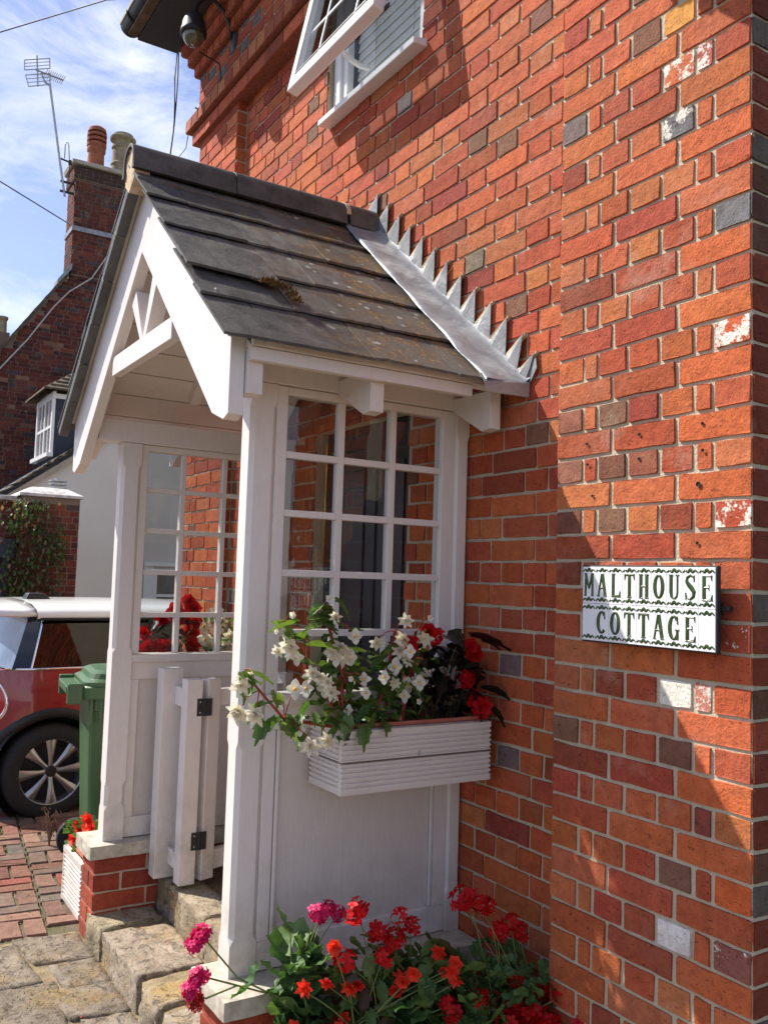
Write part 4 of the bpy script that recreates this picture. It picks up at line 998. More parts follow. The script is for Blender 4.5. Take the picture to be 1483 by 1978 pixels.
def ruffled(mat, r_, seed):
    r = random.Random(seed); b = MB()
    for ly in range(4):
        n = 6-ly
        for i in range(n): petal(b, r_*(1-.19*ly)*r.uniform(.88, 1.1), r_*(.46-.05*ly), 2*math.pi*i/n+ly*.6+r.uniform(-.2, .2), .1+.34*ly, .18+r.uniform(-.15, .1), .0015*ly)
    return b.mesh('flower', mat, smooth=True)
FM = {'w': [double_flower(M['petalw'], .031, i, 4) for i in range(3)]+[star_flower(M['petalw'], .031, i) for i in range(3)]+[bell(M['petalw'], .030, 3)],
      'R': [ruffled(M['petalr'], .027, i+40) for i in range(2)]+[umbel(M['petalr'], .018, 4, 9, .014)],
      'r': [umbel(M['petalr'], .027+.003*(i % 2), i, 8+i, .0165, 5) for i in range(4)], 'c': [double_flower(M['petalc'], .029, i+60, 3) for i in range(3)]+[ruffled(M['petalc'], .025, i+70) for i in range(2)],
      'm': [umbel(M['petalm'], .022, i+7, 17, .011) for i in range(2)], 'd': [umbel(M['petaldr'], .018, 33, 10, .010)]}
def put_leaf(root, kind, p, yaw=None, pitch=None, sc=1):
    yaw = rg.uniform(0, 6.28) if yaw is None else yaw; pitch = rg.uniform(-.9, .35) if pitch is None else pitch
    link_mesh('leaf', rg.choice(LM[kind]), root, p, (pitch, rg.uniform(-.4, .4), yaw), (sc*rg.uniform(.75, 1.25),)*3)
def put_flower(root, kind, p, face=None, sc=1, idx=None):
    d = Vector(face or (rg.uniform(.2, 1), rg.uniform(-1, -.2), rg.uniform(-.5, .7)))+Vector((rg.uniform(-.3, .3), rg.uniform(-.3, .3), rg.uniform(-.3, .3)))
    q_ = d.normalized().to_track_quat('Z', 'Y'); me = rg.choice(FM[kind]) if idx is None else FM[kind][idx]
    o = link_mesh('flower', me, root, p, q_.to_euler(), (sc*rg.uniform(.85, 1.15),)*3); return o
def arc(b, p0, p1, sag, r0=.003, n=7):
    p0, p1 = Vector(p0), Vector(p1); b.tube([p0.lerp(p1, t/n)+Vector((0, 0, sag*math.sin(math.pi*t/n)*(1-.3*t/n))) for t in range(n+1)], [r0*(1-.5*t/n) for t in range(n+1)], 5)

# window box on the porch side -----------------------------------------
def window_box(x0, x1, y0, y1, z0, z1, label, grp, outer=1):
    """decking-board box; outer=+1: long face towards +x"""
    root = empty('window_box', ((x0+x1)/2, (y0+y1)/2, z0), label, 'window box', grp)
    fx, bx = (x1, x0) if outer > 0 else (x0, x1)
    def grooved(zb, zt, ax, ft, bk, a, e, deep=.007):
        P = [(bk, zb), (ft, zb+.002)]; n = 6; h = (zt-zb-.004)
        s = 1 if ft > bk else -1
        for i in range(n):
            c = zb+.002+h*(i+.5)/n; g = h/n*.27
            if i == 0 and zb < zm-.01 or i == n-1 and zb > zm-.01: continue
            P += [(ft, c-g), (ft-s*deep, c-g*.6), (ft-s*deep, c+g*.6), (ft, c+g)]
        P += [(ft, zt-.002), (bk, zt)]
        b = MB(); b.prism(P, ax, a, e); return b
    zm = (z0+z1)/2; s = outer
    for zb, zt in ((z0, zm-.0015), (zm+.0015, z1)):
        grooved(zb, zt, 1, fx, fx-s*.022, y0, y1).build('board', M['white_old'], root, fix=True)
        for ft, bk in ((y0, y0+.022), (y1, y1-.022)):
            xa, xb = sorted((fx-s*.0225, bx)); grooved(zb, zt, 0, ft, bk, xa, xb).build('board', M['white_old'], root, fix=True)
    MB().box(x0+.02, x1-.02, y0+.02, y1-.02, z0+.002, z0+.018).build('base', M['white_old'], root)
    t = MB(); xa, xb, ya, yb = x0+.024, x1-.024, y0+.03, y1-.024
    t.box(xa, xb, ya, ya+.006, z0+.02, z1+.014).box(xa, xb, yb-.006, yb, z0+.02, z1+.014).box(xa, xa+.006, ya+.006, yb-.006, z0+.02, z1+.014).box(xb-.006, xb, ya+.006, yb-.006, z0+.02, z1+.014)
    t.box(xa-.006, xb+.006, ya-.006, ya, z1+.004, z1+.014).box(xb, xb+.006, ya, yb, z1+.004, z1+.014)
    t.build('trough', M['terra_edge'], root, bevel=.001); MB().box(xa+.006, xb-.006, ya+.006, yb-.006, z1-.03, z1-.012).build('soil', M['soil'], root)
    return root
wb1 = window_box(-1.192, -.985, -.605, -.052, -.636, -.447, 'white grooved timber window box hung on the near side of the porch under its glazing', 'timber window boxes')
MB().tube([(-.9845, -.335, -.535), (-.981, -.335, -.535), (-.9805, -.335, -.52)], .0022, 6).build('nail', M['steel'], wb1)
wb2 = window_box(-2.895, -2.69, -.64, -.10, -.60, -.42, 'white window box seen through the far glazing of the porch, holding red and cream flowers', 'timber window boxes', outer=-1)
WHITE = [(-1.049, -0.655, -0.064), (-1.014, -0.652, -0.111), (-1.058, -0.816, -0.159), (-1.014, -0.792, -0.193), (-1.045, -0.817, -0.209), (-1.056, -0.751, -0.231), (-1.024, -0.652, -0.215), (-1.057, -0.604, -0.216), (-1.046, -0.565, -0.172), (-1.088, -0.462, -0.193), (-1.03, -0.396, -0.123), (-1.047, -0.391, -0.179), (-1.064, -0.393, -0.217), (-1.027, -0.323, -0.178), (-1.066, -0.279, -0.118), (-1.054, -0.369, -0.25), (-1.079, -0.237, -0.309), (-1.058, -0.412, -0.316), (-1.074, -0.449, -0.31), (-1.069, -0.353, -0.325), (-1.03, -0.338, -0.315), (-1.068, -0.295, -0.299), (-1.051, -0.322, -0.376), (-1.012, -0.541, -0.336), (-1.013, -0.592, -0.293), (-1.032, -0.661, -0.302), (-1.047, -0.68, -0.286), (-1.068, -0.692, -0.279), (-1.077, -0.708, -0.325), (-1.012, -0.775, -0.315), (-1.049, -0.797, -0.352), (-0.976, -0.91, -0.372), (-1.02, -0.94, -0.369), (-1.008, -0.94, -0.298), (-1.021, -0.906, -0.274), (-1.017, -0.788, -0.112), (-1.002, -0.76, -0.428), (-0.963, -0.747, -0.466), (-0.968, -0.689, -0.455), (-1.085, -0.655, -0.325)]
pb = empty('begonia', (-1.08, -.45, -.455), 'trailing begonia with cream white flowers and red stems spilling from the near window box', 'plant', 'begonias in the window boxes')
SMALL = {0, 2, 14, 24, 34, 35, 39, 22}
st = MB()
WHITE = [(x+.045, y, z) for x, y, z in WHITE]+[(-.99+rg.uniform(-.03, .03), rg.uniform(-.66, -.30), rg.uniform(-.40, -.19)) for _ in range(14)]
for i, p in enumerate(WHITE):
    idx = (6 if i in SMALL else rg.choice((0, 1, 2)) if i in (2, 3, 4, 6, 7, 11, 12, 27, 31, 32, 37, 38, 26) else rg.choice((3, 4, 5, 0, 1, 2)))
    dbl = idx < 3
    put_flower(pb, 'w', p, (.7, -.7, -.35) if dbl else (.8, -.8, .1), rg.uniform(1.1, 1.3) if dbl and i in (3, 31, 32, 37) else (rg.uniform(.5, .8) if idx == 6 else rg.uniform(.72, 1.1)), idx)
BR = [[(-1.08, -.50, -.45), (-1.06, -.58, -.26), (-1.04, -.645, -.12), (-1.03, -.66, -.085)], [(-1.08, -.55, -.45), (-1.05, -.66, -.30), (-1.03, -.75, -.19), (-1.02, -.79, -.13)], [(-1.07, -.57, -.45), (-1.0, -.70, -.42), (-.98, -.80, -.40), (-1.0, -.87, -.32), (-1.02, -.91, -.27)],
      [(-1.07, -.55, -.45), (-1.03, -.60, -.35), (-1.01, -.60, -.29)], [(-1.08, -.40, -.45), (-1.06, -.41, -.30), (-1.04, -.40, -.16)], [(-1.08, -.34, -.45), (-1.05, -.33, -.30), (-1.04, -.32, -.16)], [(-1.08, -.45, -.45), (-1.04, -.44, -.35), (-1.04, -.42, -.30)]]
for c in BR: st.tube(c, [.0065-.001*i for i in range(len(c))], 7)
for i, p in enumerate(WHITE):
    best = min((Vector(q_) for c in BR for q_ in c), key=lambda v: (v-Vector(p)).length); arc(st, best, (p[0]-.003, p[1]+.004, p[2]+.008), .012, .0022)
for c in BR[:3]:
    for k in range(1, len(c)):
        for _ in range(4): put_leaf(pb, 'b', Vector(c[k])+Vector((rg.gauss(.01, .015), rg.gauss(0, .02), rg.gauss(0, .015))), None, rg.uniform(-1.0, .2), 1.15)
for p in ((-1.0, -.60, -.34), (-1.01, -.585, -.31), (-1.0, -.60, -.38)): arc(st, (-1.03, -.60, -.30), p, .01, .004)
st.build('stem', M['stem'], pb, smooth=True)['kind'] = 'stuff'
for c in BR:
    for i in range(len(c)-1):
        for k in range(6 if c[0][1] > -.53 else 4):
            t = rg.random(); p = Vector(c[i]).lerp(Vector(c[i+1]), t)+Vector((rg.gauss(.01, .025), rg.gauss(0, .03), rg.gauss(0, .018))); p.x = max(p.x, -1.16)
            put_leaf(pb, 'b', p)
for p in ((-.985, -.655, -.40), (-.98, -.63, -.43), (-.975, -.585, -.435), (-.97, -.60, -.40), (-.97, -.54, -.43), (-.98, -.50, -.40), (-.965, -.52, -.37), (-.99, -.72, -.36), (-.98, -.86, -.40), (-.97, -.835, -.39)):
    put_leaf(pb, 'b', p, rg.uniform(2.2, 4.2), rg.uniform(-1.2, -.7), 1.3)
for _ in range(120):
    p = (rg.uniform(-1.15, -1.0), rg.uniform(-.64, -.27), rg.uniform(-.44, -.20)); put_leaf(pb, 'b', p, None, None, rg.uniform(.8, 1.35))
pd = empty('dark_begonia', (-1.08, -.18, -.455), 'dark leaved begonia with scarlet flowers at the wall end of the near window box', 'plant', 'begonias in the window boxes')
for p, idx in (((-1.049, -0.282, -0.161), 0), ((-1.032, -0.270, -0.173), 2), ((-1.053, -0.113, -0.207), 0), ((-1.079, -0.075, -0.237), 1), ((-1.033, -0.141, -0.31), 2), ((-1.04, -0.105, -0.378), 0), ((-1.03, -0.078, -0.414), 1), ((-1.04, -0.362, -0.2), 2), ((-1.0, -.10, -.395), 0)): put_flower(pd, 'R', (p[0]+.03, p[1], p[2]), (.8, -.8, .1), 1.2, idx)
b = MB()
for _ in range(12): arc(b, (-1.08, -.18+rg.uniform(-.06, .06), -.455), (rg.uniform(-1.1, -1.0), rg.uniform(-.32, -.05), rg.uniform(-.35, -.2)), .02, .004)
b.build('stem', M['leafb'], pd)['kind'] = 'stuff'
for _ in range(80): put_leaf(pd, 'd', (rg.uniform(-1.15, -.99), rg.uniform(-.33, -.05), rg.uniform(-.43, -.19)), None, rg.uniform(-.9, .2), rg.uniform(.9, 1.25))
for p, a in (((-1.03, -.06, -.19), 5.0), ((-1.0, -.13, -.17), 5.6), ((-1.04, -.20, -.17), 4.6)): put_leaf(pd, 'd', p, a, -.1, 1.3)
# box seen through the far glazing
for (nm, lab, kind, y0, y1, L_, lk) in (('geranium', 'red geranium in the far window box behind the porch glazing', 'R', -.64, -.38, [(-2.8, -0.499, -0.177), (-2.8, -0.437, -0.129), (-2.8, -0.559, -0.226), (-2.8, -0.417, -0.275), (-2.8, -0.642, -0.285), (-2.8, -0.541, -0.346), (-2.8, -0.591, -0.334), (-2.8, -0.401, -0.348), (-2.78, -.47, -.21), (-2.78, -.42, -.17), (-2.78, -.41, -.23), (-2.8, -.62, -.35), (-2.78, -.52, -.20)], 'd'),
                                      ('begonia', 'cream begonia in the far window box nearest the house wall', 'w', -.37, -.12, [(-2.8, -0.354, -0.25), (-2.8, -0.262, -0.225), (-2.8, -0.337, -0.337), (-2.8, -0.219, -0.301), (-2.8, -0.291, -0.175), (-2.76, -.30, -.27), (-2.76, -.36, -.31), (-2.76, -.20, -.23), (-2.76, -.17, -.34), (-2.78, -.25, -.35), (-2.8, -.33, -.20)], 'b')):
    r_ = empty(nm, (-2.8, (y0+y1)/2, -.43), lab, 'plant', 'flowers in the far window box')
    for p in L_: put_flower(r_, kind, p, (.8, -.5, .2), 1.6 if kind == 'R' else 1.5, rg.choice((0, 1)) if kind == 'R' else rg.choice((0, 3, 4)))
    for _ in range(46): put_leaf(r_, lk, (rg.uniform(-2.88, -2.72), rg.uniform(y0, y1), rg.uniform(-.42, -.19)), None, None, .9)
    b = MB()
    for _ in range(10): arc(b, (-2.8, rg.uniform(y0, y1), -.44), (-2.8+rg.uniform(-.05, .05), rg.uniform(y0, y1), rg.uniform(-.33, -.22)), .01, .003)
    b.build('stem', M['stemg'], r_)['kind'] = 'stuff'

# bed at the foot of the porch ------------------------------------------
tr = empty('planter_trough', (-.9, -.40, -G), 'white trough planter standing on the paving at the foot of the porch side', 'planter')
b = MB(); b.prism([(-1.02, -G), (-.80, -G), (-.77, -1.30), (-1.05, -1.30)], 1, -.72, -.12); b.build('trough', M['white'], tr, bevel=.004)
b = MB(); b.box(-1.06, -.76, -.73, -.722, -1.315, -1.292).box(-1.06, -.76, -.118, -.11, -1.315, -1.292).box(-1.06, -1.046, -.722, -.118, -1.315, -1.292).box(-.774, -.76, -.722, -.118, -1.315, -1.292).build('rim', M['white'], tr); MB().box(-1.045, -.775, -.72, -.12, -1.299, -1.2985).build('soil', M['soil'], tr)
tp = empty('terracotta_pot', (-.72, -.05, -G), 'terracotta pot of red geraniums in the corner by the brick wall', 'pot')
b = MB(); b.lathe([(0, -G), (.10, -G), (.14, -1.34), (.155, -1.34), (.158, -1.30), (.145, -1.30), (.14, -1.33), (0, -1.335)], (-.70, -.16, 0), 24); b.build('body', M['terracotta'], tp, smooth=True, fix=True)
FL_r = [(-0.888, -0.599, -0.934), (-0.899, -0.584, -0.925), (-0.87, -0.539, -0.987), (-0.923, -0.486, -1.011), (-0.845, -0.482, -0.943), (-0.895, -0.409, -0.999), (-0.817, -0.348, -1.201), (-0.817, -0.373, -1.172), (-0.948, -0.624, -1.057), (-0.895, -0.54, -1.042), (-0.998, -0.62, -1.245)]
FL_r2 = [(-0.854, -0.259, -0.939), (-0.768, -0.294, -0.899), (-0.757, -0.267, -0.912), (-0.745, -0.24, -0.924), (-0.777, -0.181, -1.019), (-0.783, -0.123, -1.003), (-0.802, -0.079, -1.042), (-0.722, -0.155, -1.138), (-0.76, -0.057, -1.181), (-0.751, -0.04, -1.188), (-0.686, -0.105, -1.236), (-0.73, -0.163, -1.213), (-0.728, -0.215, -1.224), (-0.781, -0.094, -1.287), (-0.733, -0.092, -1.278), (-0.678, -0.099, -1.248), (-0.75, -0.172, -1.204), (-0.763, -0.296, -1.16), (-0.67, -0.11, -1.248), (-0.713, -0.146, -1.21), (-.69, -.18, -1.27), (-.72, -.24, -1.26), (-.66, -.15, -1.29), (-.60, -.12, -1.27), (-.62, -.2, -1.28), (-.64, -.25, -1.26), (-.70, -.3, -1.28), (-.60, -.06, -1.22), (-.68, -.06, -1.16)]
FL_c = [(-0.945, -0.69, -1.096), (-0.957, -0.588, -1.128), (-0.848, -0.475, -1.08), (-0.921, -0.483, -1.151), (-0.803, -0.376, -1.078), (-0.853, -0.361, -1.098), (-0.922, -0.685, -0.996), (-0.978, -0.614, -1.216), (-0.961, -0.636, -1.234), (-1.013, -0.75, -1.234), (-0.965, -0.749, -1.107), (-0.881, -0.366, -1.057), (-0.949, -0.616, -1.127), (-0.936, -0.455, -1.131), (-.80, -.365, -1.10), (-.86, -.50, -1.10), (-.83, -.345, -1.07)]
FL_m = [(-0.972, -0.642, -0.939), (-0.964, -0.669, -0.947), (-0.978, -0.606, -0.962), (-0.948, -0.695, -0.937), (-1.02, -1.01, -0.974), (-1.02, -1.017, -0.987), (-1.02, -0.999, -0.965), (-1.02, -1.009, -1.075), (-1.02, -1.02, -1.098), (-1.02, -0.998, -1.07), (-1.02, -1.027, -1.107)]
FL_d = [(-1.02, -0.998, -1.135), (-1.02, -1.01, -1.147)]
FL_c = [(x+.07, y, z) for x, y, z in FL_c]; FL_r = [(x+(.06 if z < -1.0 else 0), y, z) for x, y, z in FL_r]; FL_r2 = [(x+(.05 if z < -1.15 else 0), y, z) for x, y, z in FL_r2]
pm = empty('pelargonium', (-.98, -.66, -1.30), 'pelargonium with magenta flowers trailing over the near cap stone of the porch', 'plant', 'plants at the foot of the porch')
pc = empty('begonia', (-.90, -.5, -1.30), 'coral flowered begonia with bronze green leaves in the white trough', 'plant', 'plants at the foot of the porch')
pr_ = empty('geranium', (-.88, -.38, -1.30), 'red geranium standing tall in the middle of the white trough', 'plant', 'plants at the foot of the porch')
pq = empty('geranium', (-.72, -.15, -1.32), 'red geranium crowded against the brick wall right of the porch', 'plant', 'plants at the foot of the porch')
def stems(root, tops, bx, by, bz, mat='stemg', r0=.0025, sg=.02):
    b = MB()
    for t in tops: arc(b, (rg.uniform(*bx), rg.uniform(*by), bz), (t[0], t[1], t[2]-.01), sg, r0)
    b.build('stem', M[mat], root, smooth=True)['kind'] = 'stuff'
for p in FL_m: put_flower(pm, 'm', p, None, .95)
for p in FL_d: put_flower(pm, 'd', p)
b = MB()
for tgt in (FL_m[4], FL_m[7], FL_d[0]): b.tube([(-.98, -.70, -1.22), (-.985, -.80, -1.15), (-1.0, -.90, -1.09 if tgt[2] > -1.0 else -1.11), (tgt[0], tgt[1]+.015, tgt[2])], .0026, 6)
for tgt in FL_m[:4]: arc(b, (-.99, -.72, -1.15), tgt, .02, .0026)
b.tube([(-.98, -.74, -1.20), (-.99, -.75, -1.0), (-1.0, -.765, -.96)], .002, 6)
b.build('stem', M['stemg'], pm, smooth=True)['kind'] = 'stuff'
for p in ((-1.0, -.86, -1.10), (-1.0, -.89, -1.13), (-1.0, -.80, -1.09), (-.99, -.80, -1.16), (-.99, -.79, -1.13), (-.99, -.74, -1.18), (-1.0, -.765, -.965), (-.98, -.72, -1.10)): put_leaf(pm, 'g', p, rg.uniform(0, 6.28), rg.uniform(.5, 1.3), .9)
for _ in range(80): put_leaf(pm, 'g', (rg.uniform(-1.03, -.93), rg.uniform(-.76, -.66), rg.uniform(-1.32, -1.02)), None, rg.uniform(.2, 1.2), 1.05)
for p in FL_c: put_flower(pc, 'c', p, (.7, -.8, -.1), .95)
stems(pc, FL_c, (-.95, -.88), (-.65, -.4), -1.30, 'stemg', .003)
for _ in range(190):
    y = rg.uniform(-.70, -.32); h = -1.04 if y > -.62 else -1.08
    put_leaf(pc, rg.choice('bbbz'), (rg.uniform(-1.02, -.86), y, rg.uniform(-1.36, h)), None, rg.uniform(-.9, .3), rg.uniform(.8, 1.3))
for p in FL_r: put_flower(pr_, 'r', p, None, .85)
stems(pr_, FL_r, (-.95, -.85), (-.55, -.35), -1.30)
for _ in range(110): put_leaf(pr_, 'g', (rg.uniform(-.98, -.74), rg.uniform(-.50, -.26), rg.uniform(-1.42, -1.10)), None, rg.uniform(.1, 1.2), 1)
for p in FL_r2: put_flower(pq, 'r', p, None, .85)
stems(pq, FL_r2, (-.76, -.66), (-.22, -.08), -1.32)
for _ in range(230):
    y = rg.uniform(-.36, -.02); put_leaf(pq, rg.choice(('g', 'g2', 'g2')), (rg.uniform(-.88, -.64), y, rg.uniform(-1.42, -1.06-.5*max(0, y+.14))), None, rg.uniform(.0, 1.2), .9)

fp = MB()
for _ in range(26):
    x, y = rg.uniform(-2.5, -1.4), rg.uniform(-1.25, -.62); z = -G+.016 if y < -.90 else -1.428; a = rg.uniform(0, 6.28); s_ = .007
    fp.add([(x, y, z), (x+s_*math.cos(a), y+s_*math.sin(a), z+.002), (x+s_*1.5*math.cos(a+.5), y+s_*1.5*math.sin(a+.5), z+.004), (x+s_*math.cos(a+1), y+s_*math.sin(a+1), z+.002)], [(0, 1, 2, 3)])
tag(fp.build('fallen_petals', M['petalr']), 'few red petals fallen on the stone steps and flags', 'petals', kind='stuff')
# small planter with geranium left of the porch
pl2 = window_box(-3.20, -2.86, -.86, -.64, -G, -1.315, 'white ribbed planter on the brick paving beyond the far porch pier', 'timber window boxes', outer=-1)
for o_ in pl2.children:
    pass
pg = empty('geranium', (-2.98, -.76, -1.33), 'coral red geranium in the ribbed planter beyond the far porch pier', 'plant')
for p in ((-3.019, -0.80, -1.154), (-2.94, -0.80, -1.177), (-3.12, -0.80, -1.234), (-3.0, -.80, -1.19), (-3.15, -.82, -1.28), (-2.92, -.82, -1.14), (-3.13, -.81, -1.21)): put_flower(pg, 'c', p, (.7, -.7, .2), 1.3)
for _ in range(34): put_leaf(pg, 'g', (rg.uniform(-3.22, -2.9), rg.uniform(-.84, -.68), rg.uniform(-1.32, -1.2)), None, rg.uniform(.2, 1.2), .9)
for p in ((-3.30, -.80, -1.27), (-3.27, -.81, -1.25), (-3.25, -.80, -1.24), (-3.33, -.80, -1.30)): put_leaf(pg, 'g', p, rg.uniform(0, 6), .8, 1)
stems(pg, [(-3.0, -.8, -1.17), (-3.12, -.8, -1.23), (-2.93, -.8, -1.18)], (-3.05, -2.95), (-.78, -.72), -1.33)
# dry weed in the paving
dw = empty('dry_weed', (-4.05, -.72, -G), 'small dry brown weed sprouting from the paving beside the green bin', 'weed'); b = MB()
for _ in range(26):
    a = rg.uniform(0, 6.28); h = rg.uniform(.05, .20); e = Vector((-4.05+.09*math.cos(a)*h*4, -.74+.05*math.sin(a)*h*4, -G+h)); b.tube([(-4.05, -.74, -G-.01), ((-4.05+e.x)/2, (-.74+e.y)/2, -G+h*.7), e], .0025, 4)
    for k in range(3):
        c = e+Vector((rg.gauss(0, .012), rg.gauss(0, .012), rg.gauss(0, .012))); b.add([c, c+Vector((.015, .004, .01)), c+Vector((.004, -.006, .018))], [(0, 1, 2)])
o = b.build('stalk', simple('dry_weed_brown', (.22, .13, .08), .9, 60, .3, 0), dw); o['kind'] = 'stuff'

# unseen basket added above the frame to cast the shadow on the brick corner
hb = empty('added_shadow_basket', (-.44, -.38, 2.14), 'hanging basket of trailing leaves on an iron bracket high on the brick corner', 'hanging basket')
b = MB(); b.lathe([(0, 2.07), (.10, 2.10), (.15, 2.19), (.16, 2.24), (.15, 2.24), (0, 2.22)], (-.44, -.38, 0), 18); b.build('bowl', M['iron'], hb, smooth=True, fix=True)
b = MB(); b.tube([(-.44, -.076, 2.64), (-.44, -.40, 2.64), (-.44, -.38, 2.56)], .008); b.tube([(-.44, -.076, 2.42), (-.44, -.30, 2.64)], .007)
for k in range(3): a = k*2.1; b.tube([(-.44, -.38, 2.56), (-.44+.155*math.cos(a), -.38+.155*math.sin(a), 2.24)], .002, 5)
b.build('bracket', M['iron'], hb)
for _ in range(60):
    a = rg.uniform(0, 6.28); r_ = rg.uniform(.05, .17); put_leaf(hb, 'b', (-.44+r_*math.cos(a), -.38+r_*math.sin(a), rg.uniform(2.12, 2.31)), a-1.57, rg.uniform(-1.1, .2), 1.1)

# ------------------------------------------------------------------ wheelie bin
bn = empty('wheelie_bin', (-3.55, -.50, -G), 'green plastic wheelie bin standing between the red car and the porch', 'bin')
BX = Matrix.Translation((-3.59, -.475, -G)) @ Matrix.Rotation(R(-7), 4, 'Z')
def tx(b, Mx): b.v = [tuple(Mx @ Vector(p)) for p in b.v]; return b
def rring(hx, hy, r, z, n=4):
    P = []
    for (sx_, sy_, a0) in ((1, 1, 0), (-1, 1, 90), (-1, -1, 180), (1, -1, 270)):
        for k in range(n+1): a = R(a0+90*k/n); P.append((sx_*(hx-r)+r*math.cos(a), sy_*(hy-r)+r*math.sin(a), z))
    return P
def loft(rings, cap0=True, cap1=True):
    b = MB(); n = len(rings[0]); vs = [p for r_ in rings for p in r_]; fs = [(i*n+j, i*n+(j+1) % n, (i+1)*n+(j+1) % n, (i+1)*n+j) for i in range(len(rings)-1) for j in range(n)]
    if cap0: fs.append(tuple(range(n))[::-1])
    if cap1: fs.append(tuple(range(len(vs)-n, len(vs))))
    return b.add(vs, fs)
b = loft([rring(.185, .185, .05, .02), rring(.19, .19, .05, .06), rring(.235, .225, .055, .84), rring(.240, .230, .055, .845), rring(.24, .232, .055, .94)], True, False)
tx(b, BX).build('body', M['bin'], bn, smooth=False, fix=True)
b = loft([rring(.265, .262, .06, .905), rring(.268, .265, .06, .91), rring(.270, .267, .06, .965), rring(.262, .26, .06, .972)], False, False); tx(b, BX).build('rim', M['bin'], bn, fix=True)
b = loft([rring(.262, .258, .06, .972), rring(.262, .258, .06, .99), rring(.235, .23, .07, 1.005), rring(.225, .22, .07, 1.03), rring(.19, .19, .07, 1.045)]); tx(b, BX).build('lid', M['bin'], bn, fix=True)
b = MB(); b.box(-.20, .20, -.34, -.262, .93, .968); b.box(-.24, -.20, -.335, -.26, .88, .985).box(.20, .24, -.335, -.26, .88, .985); tx(b, BX).build('rear_handle', M['bin'], bn, bevel=.006, fix=True)
b = MB()
for y in (-.215, -.17, -.125, -.08): b.box(.232, .246, y-.006, y+.006, .78, .905)
tx(b, BX).build('rib', M['bin'], bn, fix=True)
b = MB(); b.tube([(.27, .02, .90), (.285, .02, .93), (.285, .02, 1.0), (.26, .02, 1.02)], .008, 6); tx(b, BX).build('lid_latch', M['bin'], bn)
for sx_ in (-1, 1):
    b = MB(); b.lathe([(0, .0), (.055, .0), (.06, .008), (.085, .008), (.10, .0), (.103, .01), (.103, .038), (.10, .046), (0, .046)], (sx_*.19-.023, -.205, .103), 24, 0)
    w_ = tx(b, BX).build('wheel', M['tyre'], bn, smooth=False, fix=True)
    b = MB(); b.lathe([(0, -.004), (.05, -.004), (.055, .001)], (sx_*.19-.023+(.048 if sx_ > 0 else 0), -.205, .103), 20, 0); tx(b, BX).build('hub', M['darkplastic'], w_)

# ------------------------------------------------------------------ red car
car = empty('parked_car', (-4.9, .5, -G), 'red hatchback with white roof parked beyond the green bin, rear wheel showing', 'car')
yw = R(6); A_ = Vector((-math.sin(yw), math.cos(yw), 0)); Nn = Vector((math.cos(yw), math.sin(yw), 0)); O_ = Vector((-4.70, -.600, -1.592))
def C3(l, w, z): v = O_+A_*l+Nn*w+Vector((0, 0, z)); return (v.x, v.y, v.z)
def cb(b): b.v = [C3(*p) for p in b.v]; return b
WB = 2.467
def sidew(l, z):
    w = 0.0
    if z > .72: w -= .35*(z-.72)**2+.05*(z-.72)
    if z < .35: w -= (.35-z)*.18
    if l < -.08: w -= ((-.08-l)/.30)**2.2*.16
    if l > 2.6: w -= ((l-2.6)/.6)**2*.35
    return w
def bottom(l):
    z = .20
    for c in (0, WB):
        d = abs(l-c)
        if d < .375: z = max(z, .30+math.sqrt(.375**2-d*d))
    return z
ls = sorted(set([round(-.40+.04*i, 3) for i in range(92)])); NZ = 9; vs = []; fs = []
for l in ls:
    zb = bottom(l); zt = .95+.01*math.sin(max(0, l)*.8)-(0 if l < 2.0 else (l-2.0)*.10)
    for k in range(NZ+1): z = zb+(zt-zb)*k/NZ; vs.append((l, sidew(l, z), z))
for i in range(len(ls)-1):
    for k in range(NZ): a = i*(NZ+1)+k; fs.append((a, a+NZ+1, a+NZ+2, a+1))
b = MB(); b.add(vs, fs); nb = len(vs)
# far side mirrored, rear face, bonnet
W2 = -1.66
b.add([(l, W2-w, z) for l, w, z in vs], [f[::-1] for f in fs])
NR = 10; rv = []
for k in range(NZ+1):
    l, w, z = vs[k]
    for j in range(NR+1): t = j/NR; ww = w+(W2-2*w)*t; rv.append((l-.055*math.sin(math.pi*t)-.04*math.sin(math.pi*min(1, (z-.2)/.5))*(1 if z < .7 else .6), ww, z))
b.add(rv, [(k*(NR+1)+j, k*(NR+1)+j+1, (k+1)*(NR+1)+j+1, (k+1)*(NR+1)+j) for k in range(NZ) for j in range(NR)])
topl = len(ls)
bv = []; 
for i, l in enumerate(ls):
    zt = vs[i*(NZ+1)+NZ][2]; w = vs[i*(NZ+1)+NZ][1]
    for j in range(7): t = j/6; bv.append((l, w+(W2-2*w)*t, zt+.06*math.sin(math.pi*t)*(1 if l > 1.6 else 0)))
b.add(bv, [(i*7+j, (i+1)*7+j, (i+1)*7+j+1, i*7+j+1) for i in range(topl-1) for j in range(6)])
cb(b).build('body', M['carred'], car, smooth=True, fix=False)
